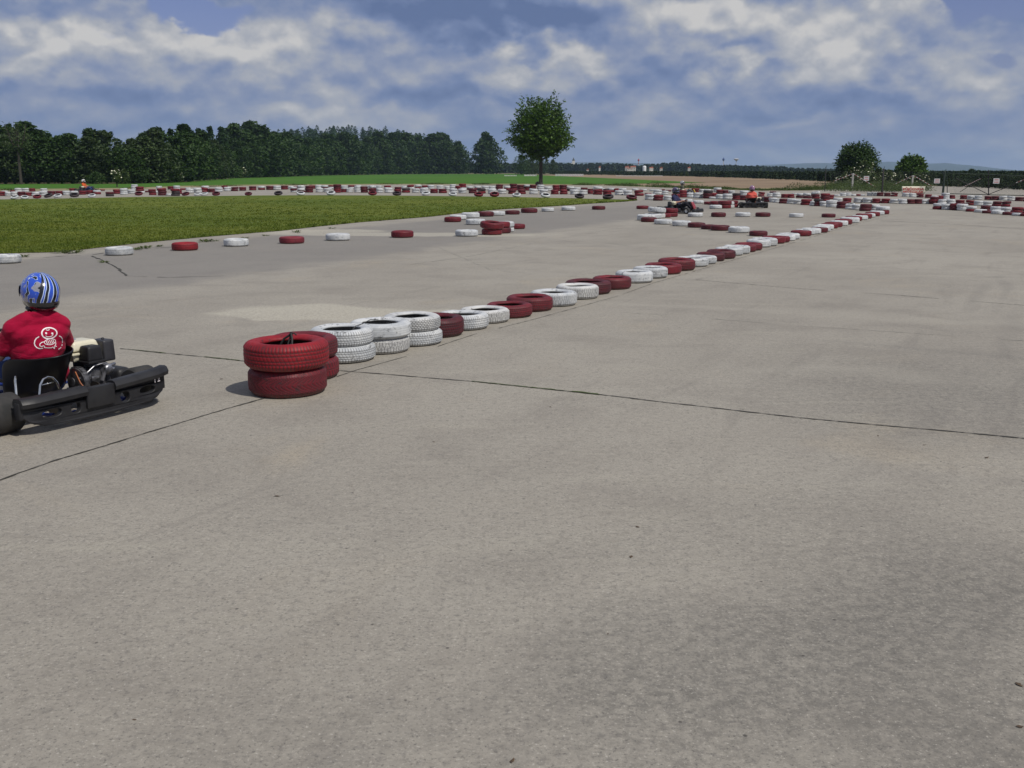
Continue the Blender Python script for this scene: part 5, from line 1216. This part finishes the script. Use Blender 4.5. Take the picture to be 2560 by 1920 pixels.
shrub(312, 459.2, 34, 34, 2, 'leafy bush just behind the young blossoming tree', False)
shrub(446, 455.6, 26, 30, 3, 'small blossoming bush at the wood edge, right of the young tree')
shrub(601, 445, 26, 34, 4, 'blossoming bush at the wood edge near the middle of the wood')
shrub(240, 459.5, 26, 60, 5, 'low dark bush at the wood edge behind the distant driver', False, mat=M_LF_DARK)
for i, (px, h, w, d) in enumerate([(2128, 40, 50, 128), (2160, 58, 56, 132), (2196, 42, 46, 126), (2222, 36, 44, 130), (2250, 30, 40, 126), (2108, 26, 40, 122), (2180, 30, 60, 118), (2300, 26, 50, 135)]):
    shrub(px, 0, h * 1.0, w, 20 + i, 'elder bush with pale flower heads on the mound by the fence, %s from the left' % nth(sorted([2128, 2160, 2196, 2222, 2250, 2108, 2180, 2300]).index(px) + 1), True, d)
# rough grass and weeds along the back edge of the concrete
def clumps(name, pts, label, mat, size, seed):
    rg = np.random.default_rng(seed); P = []
    for x, y, w, h, n in pts:
        a = rg.uniform(0, 6.28, n); r = w * np.sqrt(rg.random(n)); P.append(np.stack([x + r * np.cos(a), y + r * np.sin(a) * .5, rg.random(n) * h * (1 - (r / w) ** 2 * .7)], 1))
    V, Q = cards(np.vstack(P), size, rg, 0, .3, .1); o = link(name, npmesh(name, V, Q), mat); props(o, label, 'weeds', kind='stuff')
rg = random.Random(9); L = []
edge_back = [(0, 476), (320, 472), (450, 467.5), (640, 463), (960, 460.8), (1290, 460.8), (1440, 462.5), (1560, 464.5), (1640, 467.5), (1720, 470), (1900, 476), (2020, 475), (2127, 470)]
for i in range(620):
    px = rg.uniform(-40, 1290) if i % 3 == 0 else rg.uniform(1450, 2150); py = interp(edge_back, px) - rg.uniform(0.0, 1.3); q = G(px, py)
    dens = noise.noise(Vector((px * .017, 0, 3))) + (.15 if px > 1450 else -.12)
    if dens < 0: continue
    L.append((q.x, q.y, .6 + 1.2 * rg.random(), (.12 + .75 * dens) * rg.uniform(.4, 1.0) * (1 if px > 1450 else .6), 90))
for px, py, h in ((1992, 474, 1.0), (2056, 474, 1.25), (1640, 467, .9), (1655, 467.5, .8), (2100, 470, .9), (2030, 475, .6), (2127, 467, 1.0)):
    q = G(px, py); L.append((q.x, q.y, 1.2, h * .75, 600))
for i in range(200):
    px = rg.uniform(2090, 2300); d = rg.uniform(92, 128); q = at_dist(px, 430, d); L.append((q.x, q.y, 1.8, .4 + .5 * rg.random(), 150))
clumps('weeds', L, 'rough grass and weeds along the back edge of the concrete', M_LF_BUSH, .07, 8)
# ------------------------------------------------------------------ fence, gate, posts, signs
M_GPOST = simple('green_post_paint', (.018, .032, .022), .6); M_DPOST = simple('dark_post', (.02, .018, .02), .7)
M_RAILW = simple('concrete_post', (.36, .35, .33), .9); M_WIRE2 = simple('fence_wire', (.06, .07, .07), .6)
M_RWHT = simple('rail_white', (.55, .54, .52), .7); M_RRED = simple('rail_red', (.25, .08, .075), .7)
M_SIGN = simple('sign_white', (.45, .45, .46), .5, var=.05); M_SRED = simple('sign_red', (.42, .06, .06), .6, var=.1); M_BANN = simple('banner_cloth', (.66, .62, .50), .8, var=.08)
FD = 76.0
def fp(px, py, d=FD):                                     # a point of the fence plane seen at this pixel
    c = at_dist(px, 430, d); r_ = ray(px, py); k = c.y / r_.y; return Vector((r_.x * k, c.y, CAM_H + r_.z * k))
def base(px, d=FD): c = at_dist(px, 430, d); return Vector((c.x, c.y, 0))
def post(name, px, top, r, mat, label, d=FD, cap=True, thick=True):
    b0 = base(px, d); t_ = fp(px, top, d); b = MB(); b.tube([(b0.x, b0.y, -.05), (t_.x, t_.y, t_.z - .04), t_], [r, r * .95, r * .5], 10)
    if cap: b.tube([(t_.x, t_.y, t_.z - .05), (t_.x + .07, t_.y - .03, t_.z + .12)], r * .3, 6)
    b.lathe([(r * 1.7, 0), (r * 1.7, .04), (r, .06)], (b0.x, b0.y, 0), 'Z', 10)
    o = b.obj(name, mat); props(o, label, 'post'); return o
post('fence_post', 2065, 417, .035, M_DPOST, 'thin dark fence post left of the red striped frames', 92)
post('fence_post', 2209, 421, .058, M_DPOST, 'tall dark fence post between the two striped frames')
post('gate_post', 2362, 428, .075, M_GPOST, 'thick green gate post right of the banner')
# striped A-frames: concrete post with two sloping rails
for i, (px, top, pl, pr, d) in enumerate([(2133, 434, (2084, 453), (2189, 468), 100), (2283, 438.5, (2224, 467), (2328, 464.5), 112)]):
    root = empty('barrier_frame', base(px, d)); props(root, ('post with two striped sloping rails, left of the tall dark post', 'post with two striped sloping rails, behind the banner')[i], 'barrier', 'striped rail frames')
    o0 = base(px, d); tp = fp(px, top, d) - o0; w = .10
    b = MB(); b.box((0, 0, tp.z / 2 - .05), (w * 1.6, w * 1.3, tp.z + .1), bevel=.02); b.obj('post', M_RAILW, root)
    for e in (pl, pr):
        q = fp(e[0], e[1], d) - o0; q.z = max(q.z, .05); n = 12; b = MB(); mi = []
        m = MB()
        for k in range(n):
            a, c = tp.lerp(q, k / n), tp.lerp(q, (k + 1) / n); f0 = len(m.b.faces); m.tube([a, c], .034, 6); m.b.faces.ensure_lookup_table()
            for f in m.b.faces[f0:]: f.material_index = k % 2
        me = m.mesh('rail'); link('rail', me, [M_RWHT, M_RRED], root)
# gate of two leaves
g0 = base(2366); root = empty('gate', g0); props(root, 'wide metal gate with crossed braces and wire mesh at the right edge', 'gate')
def L_(px, py): return fp(px, py) - g0
b = MB()
b.tube([L_(2368, 434), L_(2368, 484)], .028, 8); b.tube([L_(2368, 433), L_(2620, 441)], .024, 8); b.tube([L_(2368, 484), L_(2472, 487), L_(2620, 490)], .026, 8)
b.obj('gate_frame', M_GPOST, root)
b = MB(); b.tube([L_(2471, 425), L_(2471.5, 488)], .038, 8); b.ball(L_(2468, 443), .05, 8, 6); b.obj('centre_post', M_DPOST, root)
b = MB(); b.tube([L_(2390, 446), L_(2471, 486)], .026, 6); b.tube([L_(2471, 486), L_(2580, 444)], .026, 6); b.tube([L_(2400, 480), L_(2450, 447)], .02, 6); b.obj('brace', M_DPOST, root)
m = MB(); 
for k in range(20):
    a, c = L_(2409 + 2.2 * k, 467 - 1.05 * k), L_(2409 + 2.2 * (k + 1), 467 - 1.05 * (k + 1)); f0 = len(m.b.faces); m.tube([a, c], .026, 6); m.b.faces.ensure_lookup_table()
    for f in m.b.faces[f0:]: f.material_index = k % 2
link('striped_rail', m.mesh('striped_rail'), [M_RWHT, M_RRED], root)
m = MB()
for k in range(10):
    a, c = L_(2540 + 5 * k, 457 - 2 * k), L_(2545 + 5 * k, 455 - 2 * k); f0 = len(m.b.faces); m.tube([a, c], .026, 6); m.b.faces.ensure_lookup_table()
    for f in m.b.faces[f0:]: f.material_index = k % 2
link('striped_rail', m.mesh('striped_rail'), [M_RWHT, M_RRED], root)
def mesh_wires(name, px0, px1, t0, t1, b0, b1, step, org, r=.0022, slant=.5):
    b = MB(); n = int((px1 - px0) / step)
    for k in range(-6, n + 6):
        for sg in (1, -1):
            xa, xb = px0 + k * step, px0 + k * step + sg * 22
            if min(xa, xb) < px0 or max(xa, xb) > px1: continue
            ta = t0 + (t1 - t0) * (xa - px0) / (px1 - px0); bb = b0 + (b1 - b0) * (xb - px0) / (px1 - px0)
            b.tube([fp(xa, ta) - org, fp(xb, bb) - org], r, 4, False)
    return b
mesh_wires('wire_mesh', 2368, 2470, 434, 437, 484, 487, 3.4, g0).obj('wire_mesh', M_WIRE2, root)
mesh_wires('wire_mesh', 2473, 2610, 437, 441, 487, 490, 3.4, g0).obj('wire_mesh', M_WIRE2, root)
# wire fence from the thin post to the gate
w0 = base(2210); root = empty('wire_fence', w0); props(root, 'see-through wire mesh fence between the dark posts and the gate', 'fence')
mesh_wires('wire_mesh', 2070, 2360, 434, 430, 481, 485, 3.6, w0).obj('wire_mesh', M_WIRE2, root)
b = MB()
for t0, t1 in ((430, 430), (456, 457), (481, 484)): b.tube([fp(2070, t0) - w0, fp(2209, (t0 + t1) / 2) - w0, fp(2362, t1) - w0], .005, 5)
b.obj('tension_wire', M_WIRE2, root)
# three small signs
def sign(px, py, w, h, lab):
    c = fp(px, py, FD - .12); s_ = FD / F; root = empty('small_sign', c, 0); props(root, lab, 'sign', 'small signs on the fence')
    b = MB(); b.box((0, 0, 0), (w * s_, .012, h * s_), bevel=.004, seg=1); b.obj('board', M_SIGN, root)
    b = MB()
    for z, ww in ((.22, .62), (-.22, .70)):
        x = -ww / 2 * w * s_
        for k in range(7): b.box((x + (k + .5) * ww * w * s_ / 7, -.008, z * h * s_), (ww * w * s_ / 7 * .62, .003, .17 * h * s_))
    b.obj('red_print', M_SRED, root)
    b = MB()
    for sx in (-.35, .35): b.tube([(sx * w * s_, .0, h * s_ * .45), (sx * w * s_, .08, h * s_ * .5), (sx * w * s_, .11, h * s_ * .5)], .004, 5)
    b.obj('wire_tie', M_WIRE2, root)
sign(2166, 446, 12.6, 10.5, 'small white sign with red print, left of the tall dark post')
sign(2342.5, 452.5, 13.2, 10.5, 'small white sign with red print, just left of the gate post')
sign(2491, 452.5, 14, 11.5, 'small white sign with red print, on the gate itself')
c = fp(2283.5, 475, FD - .15); root = empty('banner', c); props(root, 'cream banner with red lettering hung low on the fence', 'banner')
s_ = FD / F; n = 14; V, Q = [], []
for i in range(n + 1):
    for j in range(5): x = (i / n - .5) * 53 * s_; z = (j / 4 - .5) * 16.4 * s_; V.append((x, .012 * math.sin(i * .9) * (1 - .3 * j / 4), z - .02 * math.sin(math.pi * i / n) * (1 - j / 4)))
for i in range(n):
    for j in range(4): a = i * 5 + j; Q.append((a, a + 5, a + 6, a + 1))
link('cloth', baked(npmesh('cloth', np.array(V), np.array(Q)), [('SOLIDIFY', dict(thickness=.004))]), M_BANN, root)
me = text_mesh('PŮJČOVNA\nMOTOKÁR', .235, .002, .007)
xs = [v.co.x for v in me.vertices]; ys = [v.co.y for v in me.vertices]; kx = 48 * s_ / (max(xs) - min(xs)); ky = 13.6 * s_ / (max(ys) - min(ys)); my = (max(ys) + min(ys)) / 2; mx_ = (max(xs) + min(xs)) / 2
for v in me.vertices: v.co = Vector(((v.co.x - mx_) * kx, -.028 - v.co.z, (v.co.y - my) * ky))
link('lettering', me, M_SRED, root)
# ------------------------------------------------------------------ far distance
M_FAR = leaf_mat('far_wood_leaves', (.020, .040, .012), (.035, .060, .018), .8, .02, .01)
rg = random.Random(31)
def belt(name, label, tab, d0, d1, n, seed, wpx, cards_n, size, mat=M_FAR):
    rg = random.Random(seed); pts = []; a, b_ = tab[0][0], tab[-1][0]
    for i in range(n):
        px = a + (b_ - a) * (i + rg.random()) / n; d = 4425 / (interp(d0, px) - 426) * rg.uniform(1.03, 1.16) if isinstance(d0, list) else rg.uniform(d0, d1); q = at_dist(px, 430, d); top = interp(tab, px) + rg.uniform(-1.8, 3.0)
        H = CAM_H + (426 - top) * q.y / F; pts.append((q.x, q.y, 0, max(1.45, H), wpx * q.y / F))
    return wood_mass(name, label, pts, cards_n, size, seed, mat, 2.6)
belt('distant_wood', 'long distant wood along the horizon behind the brown field', [(1385, 412), (1410, 409), (1440, 411), (1470, 410), (1520, 410.5), (1545, 409), (1570, 412), (1600, 413), (1640, 412), (1665, 409), (1690, 407), (1720, 412), (1735, 409.5), (1760, 412), (1800, 414), (1900, 416), (1960, 418), (1975, 421), (2040, 423), (2120, 424)], 850, 1050, 260, 41, 13, 240, .9)
belt('hedge_mass', 'dark hedge along the far edge of the brown field', [(1385, 431), (1600, 429), (1800, 428), (2010, 429), (2120, 430)], [(1385, 436.4), (1500, 436.8), (1700, 440.2), (1850, 443.8), (2010, 449.3), (2120, 455)], 0, 420, 47, 9, 90, .22)
belt('hedge_mass', 'dark hedge along the far edge of the concrete beyond the gate', [(2290, 436), (2400, 438), (2560, 444), (2900, 446)], [(2290, 459), (2360, 462.5), (2462, 465.5), (2560, 469), (2900, 474)], 0, 420, 48, 12, 110, .10)
belt('distant_wood', 'dark distant wood behind the gate at the right edge', [(2090, 424), (2200, 425), (2300, 433), (2360, 432), (2400, 434), (2420, 431), (2427, 425), (2445, 428), (2460, 433), (2560, 437), (2900, 440)], 250, 300, 230, 42, 17, 260, .42)
belt('distant_wood', 'hazy distant wood glimpsed left of the single tree', [(1170, 411), (1240, 411), (1300, 411), (1400, 411)], 700, 800, 60, 43, 14, 200, 1.4)
# bushes along the near edge of the distant wood
cb2 = npmesh('crown', *lobed_crown(95, 1, 1.3, 1400, .06, .0, 14, .3, gaps=.1)); spots = [1703, 1717, 1752, 1770, 1797, 1862, 1877, 1895, 1920, 1950, 1985, 2010, 2040, 2075]
for i, px in enumerate(spots):
    q = G(px, interp([(1700, 440.4), (1850, 444), (2010, 449.5), (2120, 455)], px)); H = (9 + 5 * (i * 7 % 5) / 5) * q.y / F
    tree('field_bush', cb2, TRK[i % 3], M_LF_BUSH, (q.x, q.y, 0), H * .9, i, 'bright green bush on the far edge of the brown field, %s from the left' % nth(i + 1), 'bush', 'bushes along the brown field', sz=H)
# hills fading into the air
def hillrange(tab, d, seed, depth=1500):
    V, Q = [], []; a, b_ = tab[0][0], tab[-1][0]; n = 120
    for k in range(n + 1):
        px = a + (b_ - a) * k / n; h = interp(tab, px) + .5 * noise.noise(Vector((px * .05, seed, 0))) + .3 * noise.noise(Vector((px * .2, seed, 4)))
        for f, dd in ((0, d - depth), (.45, d - depth * .6), (.85, d - depth * .25), (1, d)):
            q = at_dist(px, 430, dd); V.append((q.x, q.y, max(-1, (CAM_H + (426 - h) * d / F * (q.y / dd)) * f - (1 - f) * 2)))
    for k in range(n):
        for j in range(3): Q.append((4 * k + j, 4 * k + 4 + j, 4 * k + 5 + j, 4 * k + j + 1))
    o = link('hills', npmesh('hills', np.array(V), np.array(Q), True), M_WOODFLOOR); props(o, kind='structure')
hillrange([(1860, 420), (1900, 413), (1930, 412.5), (1960, 411), (2010, 409), (2060, 408), (2100, 410), (2170, 408), (2220, 405), (2260, 407), (2330, 410), (2360, 408), (2400, 412), (2440, 415), (2500, 422), (2560, 427)], 8200, 1)
hillrange([(1230, 411), (1300, 409), (1400, 407), (1520, 406), (1560, 408), (1650, 410), (1760, 413), (1880, 418), (2000, 421)], 7600, 2)
hillrange([(2300, 431), (2400, 432), (2440, 431), (2480, 430), (2520, 433), (2560, 434), (2700, 432)], 2600, 3, 500)
# village and towers
M_PLAS = simple('plaster', (.6, .58, .54), .9); M_ROOF = simple('roof_tiles', (.30, .10, .06), .9); M_WIN = simple('window_glass', (.03, .03, .04), .2); M_CONCW = simple('tower_concrete', (.5, .5, .5), .8); M_BLUET = simple('tower_blue', (.04, .08, .22), .5); M_REDT = simple('tower_red', (.42, .05, .05), .6); M_DOME = simple('white_dome', (.75, .75, .75), .5); M_SPIRE = simple('spire', (.05, .06, .06), .7)
VD = 880.
def vp(px, py, d=VD): c = at_dist(px, 430, d); r_ = ray(px, py); k = c.y / r_.y; return Vector((r_.x * k, c.y, CAM_H + r_.z * k))
def house(px, top, w, label, d=VD, wall=M_PLAS, roof=M_ROOF, ridge=.45):
    s_ = d / F; T = vp(px, top, d); W = w * s_; H = T.z; root = empty('house', (T.x, T.y, 0), rg.uniform(-.3, .3)); props(root, label, 'house', 'village houses')
    hw = H * (1 - ridge * .35); b = MB(); b.box((0, 0, hw / 2), (W, W * .7, hw)); b.obj('wall', wall, root, smooth=False)
    b = MB(); b.prism([(-W * .38, hw + .002), (W * .38, hw + .002), (0, H)], -W * .54, W * .54, 'X'); b.box((W * .2, .0, H * .97), (.7, .7, 1.4)); b.obj('roof', roof, root, smooth=False)
    b = MB()
    for k in range(3): b.box((W * (k - 1) * .3, -W * .352, hw * .78), (W * .1, .06, W * .12))
    b.obj('window', M_WIN, root, smooth=False)
for px, top, w, lab in ((1568, 416, 9, 'pale house with a red roof, leftmost of the village'), (1583, 415, 12, 'long red roofed house below the red and white tower'), (1575, 419, 14, 'low grey roofed house in front of the village'), (1628, 418, 9, 'small red roofed house right of the white dome'),
                        (1653, 419, 6, 'tiny white house alone right of the village'), (1723, 418, 6, 'tiny pinkish house at the wood, right of the village'), (1469, 424, 5, 'tiny red roofed house near the church'), (1499, 417, 4, 'tiny white house between church and village')):
    house(px, top, w, lab, 700)
q = vp(1611, 416); root = empty('domed_tank', (q.x, q.y, 0)); props(root, 'white dome beside the red roofs of the village', 'dome'); H = q.z + .6; b = MB(); b.lathe([(1.6, 0), (1.6, H * .8), (1.55, H * .86), (1.3, H * .93), (.8, H * .98), (0.001, H)], axis='Z', n=24); b.obj('shell', M_DOME, root)
q = vp(1434, 393, 1250); H = q.z; root = empty('church', (q.x, q.y, 0)); props(root, 'church with pale walls and a dark pointed spire on the horizon', 'church')
b = MB(); b.box((0, 0, H * .38), (3.2, 3.2, H * .76)); b.obj('tower', M_PLAS, root, smooth=False); b = MB(); b.lathe([(1.9, H * .76), (1.5, H * .82), (.5, H * .92), (.02, H * 1.0)], axis='Z', n=8); b.obj('spire', M_SPIRE, root, smooth=False)
b = MB(); b.box((-4, 0, H * .30), (6, 4, H * .60)); b.obj('nave', M_PLAS, root, smooth=False)
def tower(name, px, top, base_r, parts, label, d=1250.):
    q = vp(px, top, d); root = empty(name, (q.x, q.y, 0)); props(root, label, 'water tower'); s_ = d / F
    for nm, prof, mat in parts:
        b = MB(); b.lathe([(r * s_, q.z - z * s_) for r, z in prof], axis='Z', n=20); b.obj(nm, mat, root)
tower('lattice_tower', 1596.5, 396, 1, [('shaft', [(.9, 40), (.8, 14), (.8, 7)], M_CONCW), ('red_band', [(1.0, 13), (1.0, 10)], M_REDT), ('head', [(.9, 7.2), (2.2, 5.5), (2.3, 3), (.8, 2), (.35, 1.8), (.3, 0)], M_REDT)], 'slim red and white tower above the village roofs')
tower('water_tower', 1809, 393, 1, [('shaft', [(1.0, 40), (.9, 9)], M_CONCW), ('tank', [(.9, 9.2), (2.6, 6.8), (2.8, 4), (1.4, 2.4), (.4, 1.8), (.3, 0)], M_BLUET)], 'blue water tower standing left of the mushroom shaped one')
tower('water_tower', 1841, 396, 1, [('shaft', [(.55, 40), (.5, 7)], M_CONCW), ('tank', [(.5, 7.2), (3.2, 4.6), (6.0, 2.4), (6.1, 1.2), (3.5, .3), (.01, 0)], M_CONCW)], 'pale mushroom shaped water tower right of the blue one')
# pale sheds and the low wall beyond the field
for i, (x0, x1, t0, b0, lab) in enumerate([(1390, 1457, 433.6, 438.6, 'long pale low wall at the far edge of the green field'), (1312, 1340, 430.5, 434, 'pale low wall behind the single tree trunk'), (1262, 1290, 430, 432, 'short pale strip of wall left of the single tree'), (1542, 1655, 436.2, 437.4, 'thin pale fence line at the far edge of the brown field')]):
    d = 330.; A_, B_ = vp(x0, t0, d), vp(x1, t0 + .6, d); z = max(A_.z, .3) if t0 < 424 else .9 * d / F * (b0 - t0) * 1.0
    n = max(3, int((x1 - x0) / 6)); root = empty('low_wall', (A_.x, A_.y, 0)); props(root, lab, 'wall', 'pale low walls'); b = MB(); D_ = Vector((B_.x - A_.x, B_.y - A_.y, 0))
    ang = math.atan2(D_.y, D_.x); L0 = D_.length
    b.box((D_.x / 2, D_.y / 2, z / 2), (L0, .3, z), Matrix.Rotation(ang, 3, 'Z')); b.obj('wall', M_PLAS, root, smooth=False)
    b = MB()
    for k in range(n + 1): b.box((D_.x * k / n, D_.y * k / n - .02, z / 2), (.4, .42, z + .12), Matrix.Rotation(ang, 3, 'Z'))
    b.obj('pillar', M_CONCW, root, smooth=False)

# the air: one closed box round everything on the ground
hb = MB(); hb.box((0, 0, 72), (18600, 18600, 148)); hz = hb.obj('haze', None, smooth=False); props(hz, 'pale blue summer haze over the fields', 'haze', kind='stuff')
hm_ = bpy.data.materials.new('haze'); hm_.use_nodes = True; nt = hm_.node_tree; nt.nodes.remove(nt.nodes['Principled BSDF'])
pv = nt.nodes.new('ShaderNodeVolumePrincipled'); pv.inputs['Color'].default_value = (.55, .74, 1, 1); pv.inputs['Density'].default_value = .00012; pv.inputs['Anisotropy'].default_value = 0
nt.links.new(pv.outputs[0], nt.nodes['Material Output'].inputs['Volume']); hz.data.materials.clear(); hz.data.materials.append(hm_)
